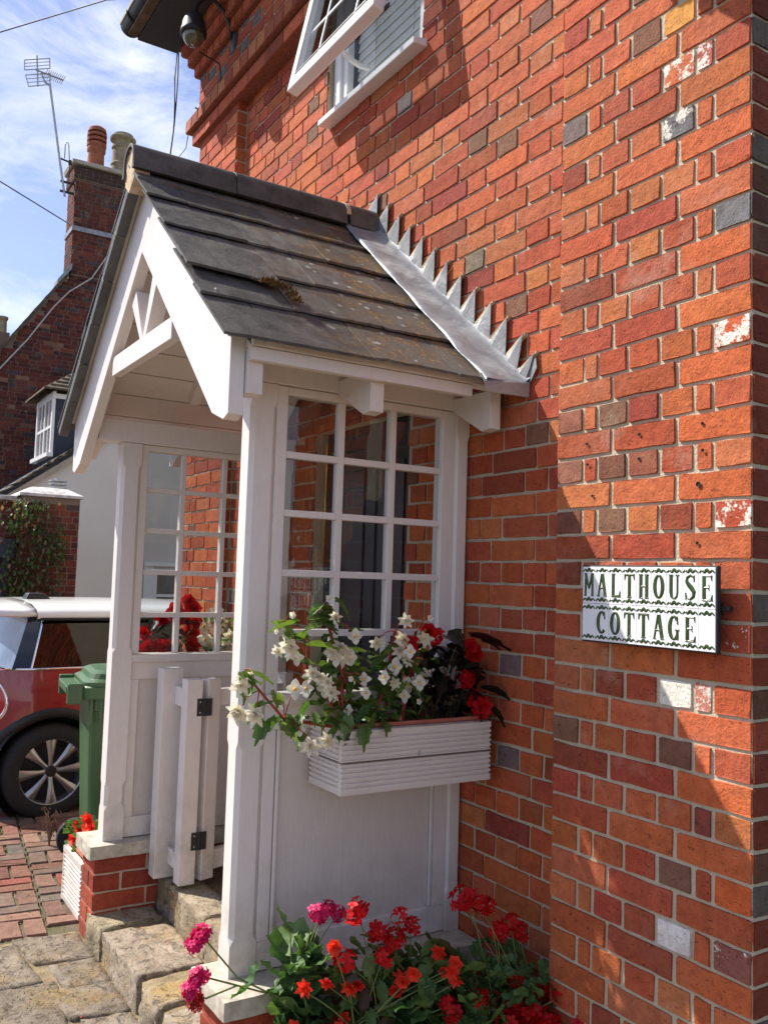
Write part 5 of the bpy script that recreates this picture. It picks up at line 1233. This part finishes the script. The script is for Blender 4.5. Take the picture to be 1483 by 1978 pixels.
# arches, sill
for c in (0, WB):
    b = MB(); P = []
    n = 22
    for i in range(n+1):
        a = math.pi*i/n*1.12-.19; 
        for r_, dw in ((.345, -.05), (.350, .012), (.402, .015), (.412, .0)):
            l = c-r_*math.cos(a)*1.0; z = .30+r_*math.sin(a); P.append((l, sidew(l, max(z, .35))+dw, z))
    b.add(P, [(i*4+j, (i+1)*4+j, (i+1)*4+j+1, i*4+j+1) for i in range(n) for j in range(3)]); cb(b).build('wheel_arch', M['darkplastic'], car, smooth=True)
    b = MB(); b.lathe([(.36, 0), (.36, -.30), (0, -.30)], (c, -.02, .31), 28, 1); b.v = [(p[0], p[1], p[2]) for p in b.v]; cb(b).build('wheel_well', M['dark'], car)
b = MB(); b.box(.44, WB-.44, -.05, .012, .14, .24); cb(b).build('sill_trim', M['darkplastic'], car, fix=True)
b = MB(); b.tube([(l, sidew(l, .955)+.006, .955+.01*math.sin(max(0, l)*.8)) for l in [-.30+.1*i for i in range(26)]], .009, 6); cb(b).build('chrome_strip', M['chrome'], car, smooth=True)
# wheel
for c in (0, WB):
    b = MB(); b.lathe([(.205, .0), (.222, .006), (.262, .008), (.292, -.008), (.304, -.03), (.304, -.17), (.29, -.19), (.20, -.19), (.20, -.02)], (c, -.012, .304), 48, 1); b.v = [(p[0], p[1], p[2]) for p in b.v]
    ty = cb(b).build('tyre', M['tyre'], car, smooth=True, fix=True)
    b = MB(); b.lathe([(.218, -.010), (.212, .002), (.205, .0), (.196, -.02), (.190, -.12)], (c, -.012, .304), 48, 1)
    rmo = cb(b).build('rim', M['rim'], car, smooth=True, fix=True)
    for k in range(8):
        a = 2*math.pi*k/8+.05; V = []
        for r_, hw, dep, rd in ((.030, .016, -.030, .006), (.075, .015, -.026, .010), (.14, .024, -.016, .013), (.200, .036, -.014, .006)):
            for s in (-1, -.5, 0, .5, 1):
                x = r_*math.cos(a)-s*hw*math.sin(a); z = r_*math.sin(a)+s*hw*math.cos(a); V.append((c+x, -.012+dep+rd*(1-s*s)*1.4, .304+z))
        b = MB(); b.add(V, [(i*5+j, (i+1)*5+j, (i+1)*5+j+1, i*5+j+1) for i in range(3) for j in range(4)]); cb(b).build('spoke', M['rim'], rmo, smooth=True)
    b = MB(); b.lathe([(0, 0), (.028, 0), (.034, -.006), (.036, -.03)], (c, -.018, .304), 20, 1); cb(b).build('hub_cap', M['darkplastic'], rmo, fix=True)
    b = MB(); b.lathe([(0, -.10), (.19, -.10), (.195, -.11)], (c, 0, .304), 30, 1); cb(b).build('brake_disc', M['iron'], car)
# greenhouse
def gh(z): t = (z-.955)/.325; return -.035-.135*t-.02*t*t
b = MB(); V = []
st_ = [(-.27, -.14), (-.17, -.065), (-.05, .02), (.5, .5), (1.0, 1.0), (1.75, 1.30)]
for lb, lt in st_:
    for k in range(5): t = k/4; z = .955+.325*t; V.append((lb+(lt-lb)*t, gh(z)-(.035 if lb < -.2 else (.010 if lb < -.1 else 0)), z))
b.add(V, [(i*5+j, (i+1)*5+j, (i+1)*5+j+1, i*5+j+1) for i in range(1, len(st_)-1) for j in range(4)]); cb(b).build('side_window', M['carglass'], car, smooth=True)
pl_m = simple('gloss_black', (.012, .016, .03), .08, 5, .1, 0, spec=.8)
b = MB(); b.add([V[j+5*i] for i in range(2) for j in range(5)], [(j, 5+j, 6+j, 1+j) for j in range(4)]); cb(b).build('rear_pillar', pl_m, car, smooth=True)
b = MB(); b.tube([(V[5+j][0]+.01, V[5+j][1]+.006, V[5+j][2]) for j in range(5)], .007, 6); cb(b).build('pillar_trim', M['chrome'], car)
V2 = []
for k in range(5):
    l, w, z = V[k]
    for j in range(9): t = j/8; V2.append((l-.06*math.sin(math.pi*t), w+(W2-2*w)*t, z))
b = MB(); b.add(V2, [(k*9+j, k*9+j+1, (k+1)*9+j+1, (k+1)*9+j) for k in range(4) for j in range(8)]); cb(b).build('rear_window', simple('rear_glass', (.12, .16, .22), .08, 3, .5, 0, spec=.9), car, smooth=True)
b = MB(); b.add([(1.75, gh(.955), .955), (1.30, gh(1.28), 1.28), (1.34, W2-gh(1.28), 1.28), (1.80, W2-gh(.955), .955)], [(0, 1, 2, 3)]); b.add([(l, W2-w, z) for l, w, z in V], [(i*5+j, (i+1)*5+j, (i+1)*5+j+1, i*5+j+1) for i in range(5) for j in range(4)]); cb(b).build('windscreen', M['carglass'], car)
b = MB(); b.box(-.3, 1.5, W2+.2, -.2, .5, .93); b.box(.55, .75, -.62, -.22, .9, 1.18).box(-.15, .0, -1.5, -.25, .93, 1.12); cb(b).build('seats', M['dark'], car, bevel=.02, fix=True)
# roof: rounded edge then a dome, and spoiler
V = []; lsr = [-.10, -.07, .0, .15, .5, .9, 1.25, 1.36]; sec = [(-.168, 1.262), (-.160, 1.275), (-.166, 1.295), (-.20, 1.325), (-.30, 1.352), (-.50, 1.372), (-.83, 1.382)]
for l in lsr:
    f = 0 if l < 1.3 else -.03
    for w, z in sec: V.append((l, w, z+f+(.012*math.sin(max(0, l+.3)*2))))
    for w, z in sec[::-1][1:]: V.append((l, W2-w, z+f+(.012*math.sin(max(0, l+.3)*2))))
b = MB(); m2 = 13; b.add(V, [(i*m2+j, (i+1)*m2+j, (i+1)*m2+j+1, i*m2+j+1) for i in range(len(lsr)-1) for j in range(m2-1)]); cb(b).build('roof', M['carwhite'], car, smooth=True)
V = []
for l, dz, s in ((-.10, .0, 1), (-.18, -.004, 1), (-.28, -.002, .98), (-.37, .008, .95)):
    for w, z in ((-.175, 1.29), (-.23, 1.325), (-.42, 1.36), (-.83, 1.375), (-1.24, 1.36), (-1.43, 1.325), (-1.485, 1.29)): V.append((l, -.83+(w+.83)*s, z+dz))
b = MB(); b.add(V, [(i*7+j, (i+1)*7+j, (i+1)*7+j+1, i*7+j+1) for i in range(3) for j in range(6)]); o = cb(b).build('spoiler', M['carwhite'], car, smooth=True); md = o.modifiers.new('t', 'SOLIDIFY'); md.thickness = .022; md.offset = 0
b = MB(); b.tube([(l, -.158, 1.266) for l in (-.08, .1, .6, 1.3)], .010, 6); cb(b).build('roof_gutter', M['darkplastic'], car)
b = MB(); b.prism([(-.33, 1.40), (-.05, 1.405), (-.12, 1.45), (-.20, 1.462), (-.30, 1.458)], 1, -.60, -.54) if False else b.add([(-.06, -.72, 1.365), (.14, -.72, 1.365), (.08, -.70, 1.425), (-.03, -.70, 1.425), (-.06, -.60, 1.365), (.14, -.60, 1.365), (.08, -.62, 1.425), (-.03, -.62, 1.425)], [(0, 1, 2, 3), (4, 7, 6, 5), (3, 2, 6, 7), (0, 3, 7, 4), (1, 5, 6, 2)]); cb(b).build('roof_aerial_base', M['darkplastic'], car, bevel=.01, fix=True)
# tail light
def tl(r, dw, n=24): return [(-.395+.110*r*math.cos(2*math.pi*i/n)-.035*math.sin(2*math.pi*i/n)*r, 0, .785+.155*r*math.sin(2*math.pi*i/n)) for i in range(n)]
def onside(P, dw): return [(l, sidew(l, z)+dw, z) for l, _, z in P]
b = MB(); n = 24; a = onside(tl(1.0, 0), .004); c = onside(tl(.92, 0), .014); d = onside(tl(.86, 0), .006); b.add(a+c+d, [(i, (i+1) % n, n+(i+1) % n, n+i) for i in range(n)]+[(n+i, n+(i+1) % n, 2*n+(i+1) % n, 2*n+i) for i in range(n)]); tlc = cb(b).build('tail_light', M['chrome'], car, smooth=True, fix=True)
b = MB(); r0 = onside(tl(.86, 0), .006); r1 = onside(tl(.5, 0), .016); r2 = onside(tl(.02, 0), .018); b.add(r0+r1+r2, [(k*n+i, k*n+(i+1) % n, (k+1)*n+(i+1) % n, (k+1)*n+i) for k in range(2) for i in range(n)]); cb(b).build('lens', M['redlens'], tlc, smooth=True, fix=True)

# ------------------------------------------------------------------ buildings beyond
def old_tone(rnd, w):
    r = rnd.random(); c = (.135, .036, .028) if r < .5 else ((.085, .032, .028) if r < .72 else ((.19, .05, .03) if r < .86 else ((.07, .055, .058) if r < .96 else (.24, .12, .08))))
    k = rnd.uniform(.8, 1.2); return (c[0]*k, c[1]*k, c[2]*k, .40 if rnd.random() < .02 else 0)
def brick_face(Wl, part, x, ys, zs, inside, tn=old_tone, th=R(90), off=0):
    """bricks on a face; th=90: x=const facing +x, running along y; th=0: y=const facing -y, running along x"""
    z = zs[0]; n = 0
    while z < zs[1]:
        a = ys[0]-rb.uniform(0, .33); k = 0
        while a < ys[1]:
            w = .225 if (k+n) % 2 else .1125
            p, q_ = max(a, ys[0]), min(a+w, ys[1]); mid = (p+q_)/2
            if q_-p > .03 and inside(mid, z):
                P = (x, mid, z) if abs(th) > .1 else (mid, x, z); Wl.brick(part, P, th, q_-p-.012, tn(rb, q_-p))
            a += w; k += 1
        z += .075; n += 1
gh_ = empty('gabled_brick_house', (-16, 2, -G), 'dark red brick gable end with a tall chimney stack rising behind the porch', 'house')
GW = Wall(gh_, (M['bgbrick'], M['bgbrick_s']), 300)
def rake(y): return 5.30+1.49*(y-1.468) if y < 1.468 else 5.9
b = MB(); b.prism([(-3.2, -1.7), (-3.2, -1.65), (-3.0, rake(-3.0)), (1.40, rake(1.40)), (2.6, 5.30), (5.5, 3.5), (5.5, -1.7)], 0, -21, -15.008); gwall = b.build('gable_wall', M['bgmortar'], gh_, fix=True)
brick_face(GW, gwall, -15.0, (-2.9, 4.2), (-.6, 5.9), lambda y, z: z < rake(y)-.05 and (y < 1.47 or z < 5.3) and (y < 2.6 or z < 5.3-(y-2.6)*.6))
b = MB(); b.box(-15.6, -15.008, 1.488, 2.46, 5.2, 7.22).box(-15.64, -14.978, 1.458, 2.49, 7.05, 7.28); ch = b.build('chimney_stack', M['bgmortar'], gh_)
brick_face(GW, ch, -15.0, (1.48, 2.465), (5.34, 7.04), lambda y, z: True); brick_face(GW, ch, 1.48, (-15.6, -15.0), (5.34, 7.04), lambda y, z: True, th=0)
brick_face(GW, ch, -14.97, (1.45, 2.50), (7.10, 7.28), lambda y, z: True, tn=lambda r, w: (.05, .035, .032, 0)); brick_face(GW, ch, 1.45, (-15.65, -14.97), (7.10, 7.28), lambda y, z: True, th=0)
GW.flush()
wob(MB().box(-15.72, -14.93, 1.41, 2.54, 7.32, 7.42), .02).build('chimney_cap', M['caps'], ch, bevel=.02)
for z in (6.10,): MB().box(-15.62, -14.975, 1.462, 2.485, z, z+.085).build('lead_band', M['lead'], ch)
b = MB(); b.lathe([(.155, 7.40), (.145, 7.75), (.165, 7.78), (.17, 7.82), (.16, 7.86), (.175, 7.88)], (-15.3, 1.88, 0), 22)
for i in range(3): b.lathe([(.175, 7.88+.09*i), (.178, 7.93+.09*i), (.12, 7.932+.09*i), (.12, 7.968+.09*i), (.172, 7.970+.09*i)], (-15.3, 1.88, 0), 22)
b.lathe([(.172, 8.15), (.155, 8.22), (.10, 8.26), (0, 8.27)], (-15.3, 1.88, 0), 22); b.build('chimney_pot', M['terracotta'], ch, smooth=False, fix=True)
b = MB(); b.lathe([(.20, 7.40), (.19, 7.62), (.205, 7.64), (.205, 7.66), (.185, 7.68), (.18, 7.94), (.20, 7.97), (.20, 7.99), (.18, 8.0), (.185, 8.08), (.235, 8.13), (.24, 8.17), (.19, 8.20), (.185, 8.24), (.14, 8.24), (.14, 7.6)], (-15.3, 2.36, 0), 26); o = b.build('chimney_pot', M['buffpot'], ch, smooth=False, fix=True); o['label'] = 'stout buff chimney pot with a flared rim'
rf_ = MB(); 
for k in range(26):
    y0 = -3.0+.17*k; z0 = rake(y0)
    if y0 > 1.38: break
    rf_.prism([(y0, z0-.02), (y0+.19, z0+.19*1.49-.02), (y0+.19, z0+.19*1.49+.05), (y0-.02, z0+.045)], 0, -21, -14.93+.02*(k % 2))
o = rf_.build('roof_tiles', M['tile'], gh_); o['kind'] = 'stuff'
MB().prism([(1.25, 5.04), (1.485, 5.36), (1.485, 5.47), (1.25, 5.12)], 0, -15.2, -14.9).build('lead_soaker', M['lead'], gh_)
b = MB(); b.box(-16.2, -15.8, .42, .66, 3.6, 4.25); fc = b.build('rear_chimney', M['bgmortar'], gh_); b = MB(); b.lathe([(.085, 4.25), (.08, 4.5), (.10, 4.53), (.10, 4.57), (0, 4.57)], (-16, .55, 0), 14); b.build('small_pot', M['buffpot'], fc, fix=True)

ct = empty('rendered_cottage', (-13, 3, -G), 'cream rendered cottage with a tiled verge and small white dormer window', 'cottage')
def vz(y): return 1.02+.743*(y-.083)
b = MB(); b.prism([(.36, -1.7), (.36, vz(.36)-.05), (3.6, vz(3.6)-.05), (6.9, vz(.36)-.05), (6.9, -1.7)], 0, -18, -12.0); b.build('gable_wall', M['render'], ct, fix=True)
b = MB(); b.prism([(-.15, vz(-.15)-.06), (3.6, vz(3.6)-.06), (3.6, vz(3.6)+.0), (-.15, vz(-.15)+.0)], 0, -18.2, -11.95).prism([(3.6, vz(3.6)-.06), (7.3, vz(-.1)-.06), (7.3, vz(-.1)), (3.6, vz(3.6))], 0, -18.2, -11.95); b.build('roof', M['darkslate'], ct, fix=True)
MB().prism([(-.1, vz(-.1)-.16), (3.6, vz(3.6)-.16), (3.6, vz(3.6)-.065), (-.1, vz(-.1)-.065)], 0, -11.998, -11.93).build('verge_board', simple('pale_verge_board', (.40, .34, .27), .9, 20, .2, .002), ct, fix=True)
for k in range(27):
    y0 = -.2+.14*k; b = MB(); z0 = vz(y0)
    for t, (xa, xb) in enumerate(((-12.18, -11.90), (-12.36, -12.185))):
        jj = rb.uniform(-.01, .01); b.prism([(y0-.02, z0+.006+jj), (y0+.17, z0+.17*.743-.012), (y0+.17, z0+.17*.743+.006), (y0-.02, z0+.030+jj)], 0, xa+rb.uniform(-.01, .012), xb-.004)
    b.build('tile', M['tile'], ct, fix=True)['kind'] = 'stuff'
# dormer
dm = MB(); X0_, X1_ = -13.35, -12.20
dm.prism([(.80, 1.60), (.80, 2.56), (2.15, 2.56)], 0, X0_+.03, X1_); dmo = dm.build('dormer', M['darkslate'], ct, fix=True)
b = MB(); yf = .775
for a in ((X0_, X0_+.08, 1.70, 2.50), (X1_-.08, X1_+.004, 1.70, 2.50), (X0_-.03, X1_+.02, 2.50, 2.60)): b.box(a[0], a[1], yf-.02, yf+.02, a[2], a[3])
b.box(X0_-.05, X1_+.03, yf-.07, yf+.02, 1.64, 1.70); b.box(X1_-.0, X1_+.02, yf+.02, 2.0, 2.50, 2.57)
for x in (-12.775,): b.box(x-.03, x+.03, yf-.012, yf+.012, 1.70, 2.50)
for z in (2.10,): b.box(X0_+.08, X1_-.08, yf-.011, yf+.011, z-.02, z+.02)
for x in (-13.03, -12.52): b.box(x-.013, x+.013, yf-.010, yf+.010, 1.70, 2.50)
dwf = b.build('window_frame', M['upvc'], dmo); MB().box(X0_+.05, X1_-.05, yf+.004, yf+.008, 1.70, 2.50).build('pane', simple('dark_pane', (.12, .10, .085), .15, 3, .3, 0, spec=.7), dmo)
MB().box(-12.15, -12.13, .95, 1.0, 1.7, 1.75)
cx0, cx1 = X0_-.14, X1_+.14; ye = .62; zr_ = 3.22; yr = 1.75; xm_ = (cx0+cx1)/2
hips = []
N_ = 9
for k in range(N_):
    t0, t1 = k/N_, (k+1)/N_+.03
    def P(t, s): # ring point of the hip
        return
    za, zb_ = 2.60+(zr_-2.60)*t0, 2.60+(zr_-2.60)*t1
    xa0, xa1 = cx0+(xm_-cx0)*t0, cx1+(xm_-cx1)*t0; xb0, xb1 = cx0+(xm_-cx0)*t1, cx1+(xm_-cx1)*t1; ya, yb = ye+(yr-ye)*t0*.75, ye+(yr-ye)*t1*.75; h = .03
    b = MB()
    b.add([(xa0, ya-.02, za), (xa1, ya-.02, za), (xb1, yb, zb_), (xb0, yb, zb_), (xa0, ya-.02, za+h), (xa1, ya-.02, za+h), (xb1, yb, zb_+.004), (xb0, yb, zb_+.004)], [(0, 1, 5, 4), (4, 5, 6, 7), (1, 2, 6, 5), (0, 4, 7, 3)])
    b.add([(xa1+.02, ya-.02, za), (xa1+.02, 3.2, za), (xb1, 3.2, zb_), (xb1, yb, zb_), (xa1+.02, ya-.02, za+h), (xa1+.02, 3.2, za+h), (xb1, 3.2, zb_+.004), (xb1, yb, zb_+.004)], [(0, 1, 5, 4), (4, 5, 6, 7), (0, 4, 7, 3)])
    b.add([(xa0, ya, za), (xa0, 3.2, za), (xb0, 3.2, zb_), (xb0, yb, zb_)], [(0, 3, 2, 1)])
    b.build('dormer_tiles', M['tile'], dmo, fix=False)['kind'] = 'stuff'
MB().prism([(ye+.1, 2.60), (3.2, 2.60), (3.2, 3.2), (ye+1.0, 3.2)], 0, xm_-.3, xm_+.3).build('dormer_core', M['tile'], dmo, fix=True)
b = MB(); b.lathe([(.0, 3.62), (.05, 3.52), (.09, 3.36), (.07, 3.30)], (-12.4, 1.62, 0), 10); b.build('finial', M['creammortar'], ct, fix=True)
# ground floor window in the gable
b = MB(); b.box(-11.985, -11.94, 2.15, 3.3, .10, .16); b.box(-11.995, -11.97, 2.16, 2.30, -.95, .10).box(-11.994, -11.96, 2.16, 3.3, -1.0, -.95)
b.box(-11.992, -11.965, 2.30, 2.36, -.95, .04).box(-11.992, -11.965, 2.66, 2.70, -.95, .04).box(-11.992, -11.965, 2.98, 3.04, -.95, .04).box(-11.992, -11.965, 2.30, 3.04, -.0, .06).box(-11.992, -11.965, 2.36, 3.0, -.36, -.32)
wf_ = b.build('window', M['upvc'], ct); MB().box(-11.999, -11.985, 2.32, 3.02, -.95, .04).build('pane', simple('dark_blue_pane', (.05, .065, .085), .1, 2, .4, 0, spec=.8), wf_)

gw = empty('garden_wall', (-9.9, -.4, -G), 'old brick garden wall ending in a square pier with a weathered pyramid cap', 'wall')
QW = Wall(gw, (M['bgbrick'], M['bgbrick_s']), 300)
def wt(r, w):
    c = old_tone(r, w); return (c[0]*1.15, c[1]*1.1, c[2]*1.1, c[3])
b = MB(); b.box(-10.6, -9.806, .006, .664, -1.7, .86).box(-10.3, -9.956, -3.0, .006, -1.7, .80); gp = b.build('pier', M['bgmortar'], gw)
brick_face(QW, gp, -9.80, (0, .67), (-1.5, .82), lambda y, z: True, tn=wt); brick_face(QW, gp, -9.95, (-2.6, -.01), (-1.5, .78), lambda y, z: True, tn=wt); brick_face(QW, gp, 0.0, (-10.6, -9.8), (-1.5, .82), lambda y, z: True, th=0, tn=wt); QW.flush()
b = MB(); b.add([(-10.64, -.03, .862), (-9.77, -.03, .862), (-9.77, .70, .862), (-10.64, .70, .862), (-10.64, -.03, .895), (-9.77, -.03, .895), (-9.77, .70, .895), (-10.64, .70, .895), (-10.45, .13, .985), (-9.96, .13, .985), (-9.96, .54, .985), (-10.45, .54, .985), (-10.2, .33, 1.01)],
      [(0, 1, 5, 4), (1, 2, 6, 5), (2, 3, 7, 6), (3, 0, 4, 7), (4, 5, 9, 8), (5, 6, 10, 9), (6, 7, 11, 10), (7, 4, 8, 11), (8, 9, 12), (9, 10, 12), (10, 11, 12), (11, 8, 12), (3, 2, 1, 0)]); b.build('cap', simple('pale_weathered_cap', (.56, .54, .52), .85, 9, .4, .006), gw)
for i in range(9):
    b = wob(MB().box(-10.33, -9.90, -2.9+.32*i, -2.9+.32*i+.31, .802, .86+.02*(i % 2)), .008); b.build('coping_stone', simple('pale_coping', (.45, .44, .43), .9, 14, .4, .005) if i == 0 else cpm, gw, bevel=.01); cpm = bpy.data.materials['pale_coping']
vt = empty('vent_cowl', (-10.9, .55, .95), 'grey ribbed vent cowl standing just behind the garden pier cap', 'vent')
b = MB()
for i in range(4): b.lathe([(.05, 0), (.115, .0), (.115, .018), (.05, .022)], (-10.9, .62, 1.02+.045*i), 18)
b.lathe([(.05, .9), (.05, 1.2)], (-10.9, .62, 0), 14); b.box(-11.0, -10.8, .5, .7, -1.7, .96); b.build('louvre', M['steel'], vt, fix=True)
# downpipe and hopper on the garden wall
dp = MB(); dp.box(-9.94, -9.78, -.30, -.05, .12, .34); dp.tube([(-9.84, -.13, .12), (-9.84, -.10, -1.5)], .045, 10); tag(dp.build('downpipe', M['darkslate']), 'dark iron downpipe and hopper against the garden wall', 'downpipe')
cp = empty('climbing_rose', (-9.7, .1, -G), 'straggly climbing rose with pale dead heads against the garden wall', 'plant'); b = MB(); b2 = MB(); b3 = MB()
for _ in range(1150):
    y = rg.gauss(.12, .22); z = rg.uniform(-.45, .80); y += .12*math.sin(z*6)
    if z > .45: y = rg.gauss(.05, .16)
    y = min(y, .50-rg.uniform(0, .1)); p = Vector((rg.uniform(-9.76, -9.60), y, z)); q_ = Vector((rg.uniform(-1, 1), rg.uniform(-1, 1), rg.uniform(-.2, 1))).normalized().to_track_quat('Z', 'Y'); s = rg.uniform(.018, .038)
    vs = [p+q_@Vector(v)*s for v in ((0, -1, 0), (.55, -.2, .12), (.3, .7, 0), (0, 1, -.1), (-.3, .7, 0), (-.55, -.2, .12))]
    (b3 if rg.random() < .22 else b).add(vs, [tuple(range(6))])
for _ in range(22):
    y = rg.gauss(.1, .2); b2.tube([(-9.78, .08, -1.5), (-9.72, y*.6+.05, -.6), (-9.66, y, rg.uniform(-.1, .75))], .006, 5)
b.build('foliage', leafmat('rose_leaf', (.05, .10, .03), (.14, .2, .05)), cp)['kind'] = 'stuff'; b3.build('dead_heads', leafmat('dead_heads', (.22, .13, .08), (.42, .34, .24)), cp)['kind'] = 'stuff'; b2.build('branch', M['leafb'], cp)['kind'] = 'stuff'

# ------------------------------------------------------------------ aerial, wires, dome camera
ae = empty('television_aerial', (-15.1, 1.3, 6.8), 'tall television aerial mast clamped to the side of the distant chimney', 'aerial')
MB().tube([(-15.1, 1.325, 6.72), (-15.1, 1.218, 7.283), (-15.1, .955, 8.72)], .022, 8).build('mast', M['steel'], ae)
for z in (6.99, 6.81): MB().box(-15.13, -15.09, 1.24, 1.50, z-.016, z+.016).build('bracket', M['iron'], ae)
b = MB(); b.tube([(-15.1, 1.285, 7.42), (-15.1, 1.285, 7.68), (-15.1, 1.30, 7.72), (-15.1, 1.33, 7.72), (-15.1, 1.345, 7.69), (-15.1, 1.37, 7.42), (-15.1, 1.385, 7.02)], .008, 6); b.tube([(-15.1, 1.20, 7.40), (-15.1, 1.39, 7.37)], .016, 6); b.box(-15.13, -15.08, 1.36, 1.42, 7.33, 7.41); b.build('dipole', M['iron'], ae)
b = MB()
for r_ in (((.511, 9.005), (.932, 9.18), (.943, 8.999), (.521, 8.826)), ((.543, 8.738), (.957, 8.906), (.959, 8.703), (.606, 8.548))):
    P = [(-15.1, y, z) for y, z in r_]; 
    for i in range(4): b.tube([P[i], P[(i+1) % 4]], .010, 5)
    for t in (.33, .66): a_ = Vector(P[0]).lerp(Vector(P[3]), t); c_ = Vector(P[1]).lerp(Vector(P[2]), t); b.tube([a_, c_], .007, 5)
b.tube([(-15.1, .714, 9.16), (-15.1, .76, 8.60)], .014, 6); b.build('reflector', M['steel'], ae)
b = MB(); b.tube([(-15.1, .71, 8.89), (-15.0, 1.17, 8.80)], .014, 6); b.tube([(-15.1, .80, 8.86), (-15.1, .87, 8.72), (-15.1, .96, 8.68)], .016, 6)
for k in range(10): t = .35+k*.07; p = Vector((-15.1, .71, 8.89)).lerp(Vector((-15.0, 1.17, 8.80)), t); b.tube([p+Vector((-.08, -.02, -.045)), p+Vector((.08, .02, .045))], .006, 4)
b.build('boom', M['steel'], ae)
def cable(nm, pts, r, lab, mat='cable'): tag(MB().tube(pts, r, 5).build(nm, M[mat], smooth=True), lab, 'cable')
cable('overhead_cable', [(-15.0, -1.6, 7.5), (-15.1, .234, 6.709), (-15.05, 1.46, 6.20)], .012, 'thin black cable sagging from the left to the lead band on the chimney')
cable('overhead_cable', [(-9, -1.2, 5.5), (-6.0, -.242, 4.746), (-4.26, -.47, 3.70), (-4.22, -.47, 3.54)], .006, 'thin black cable reaching the gutter corner of the brick house')
cable('wall_cable', [(-14.93, 2.35, 6.16), (-14.93, 2.10, 5.75), (-14.93, 1.84, 5.27), (-14.93, 1.464, 4.946), (-14.93, 1.216, 4.62), (-14.93, .817, 3.965), (-14.93, .30, 3.25)], .014, 'pale cable looping down the old brick gable', 'cablew')
b = MB(); 
cable('hanging_cable', [(-4.24, -.17, 3.42), (-4.3, -.150, 3.50), (-4.3, -.161, 3.285), (-4.3, -.152, 3.109), (-4.3, -.151, 2.931), (-4.3, -.17, 2.70), (-4.3, -.2, 2.4)], .0055, 'black cable hanging in a loop from the far end of the eaves')
cable('hanging_cable', [(-4.27, -.155, 3.53), (-4.3, -.140, 3.3), (-4.3, -.143, 3.109), (-4.3, -.149, 2.95)], .004, 'second thin cable twisted alongside the one hanging from the eaves')
cable('stay_wire', [(-4.14, -.10, 2.88), (-4.3, -.062, 2.869-.04), (-4.3, -.20, 2.60)], .003, 'thin grey wire running from the end of the brick band down behind the porch ridge')
cable('camera_cable', [(-3.47, -.29, 3.0), (-3.50, -.15, 2.99), (-3.60, -.10, 2.96), (-3.72, -.10, 2.93), (-3.90, -.11, 2.90), (-3.95, -.13, 2.93)], .005, 'black cable curling from the dome camera across the brickwork')
cable('wall_cable', [(-3.50, -.085, 3.2), (-3.50, -.09, 3.42)], .004, 'pale thin cable running up from the camera bracket', 'cablew')
dc = empty('dome_camera', (-3.47, -.08, 3.15), 'black dome security camera on a swan neck bracket near the eaves', 'camera')
b = MB(); b.lathe([(0, -.092), (.02, -.095), (.045, -.084), (.052, -.078)], (-3.47, 0, 3.15), 20, 1); b.v = [(p[0], p[1], 3.15+(p[2]-3.15)*1.3) for p in b.v]; b.build('wall_plate', M['iron'], dc, smooth=True, fix=True)
b = MB(); b.tube([(-3.47, -.09, 3.15), (-3.47, -.11, 3.23), (-3.47, -.15, 3.30), (-3.47, -.21, 3.34), (-3.47, -.27, 3.33), (-3.47, -.31, 3.28), (-3.47, -.325, 3.21)], .0115, 10); b.build('swan_neck', M['iron'], dc, smooth=True)
b = MB(); b.lathe([(.0, 3.225), (.03, 3.22), (.052, 3.195), (.066, 3.16), (.070, 3.12), (.075, 3.115), (.076, 3.09), (.066, 3.085)], (-3.47, -.325, 0), 26); b.build('housing', M['iron'], dc, smooth=True, fix=True)
b = MB(); b.lathe([(.062, 3.088)]+[(.062*math.cos(R(a)), 3.085-.066*math.sin(R(a))) for a in range(10, 91, 16)], (-3.47, -.325, 0), 26); b.build('dome', simple('smoked_dome', (.10, .09, .05), .12, 5, .2, 0, spec=.8), dc, smooth=True, fix=True)
for o in list(bpy.data.objects):
    if o.parent is None and o.type in ('MESH', 'EMPTY'): o.location.z += G
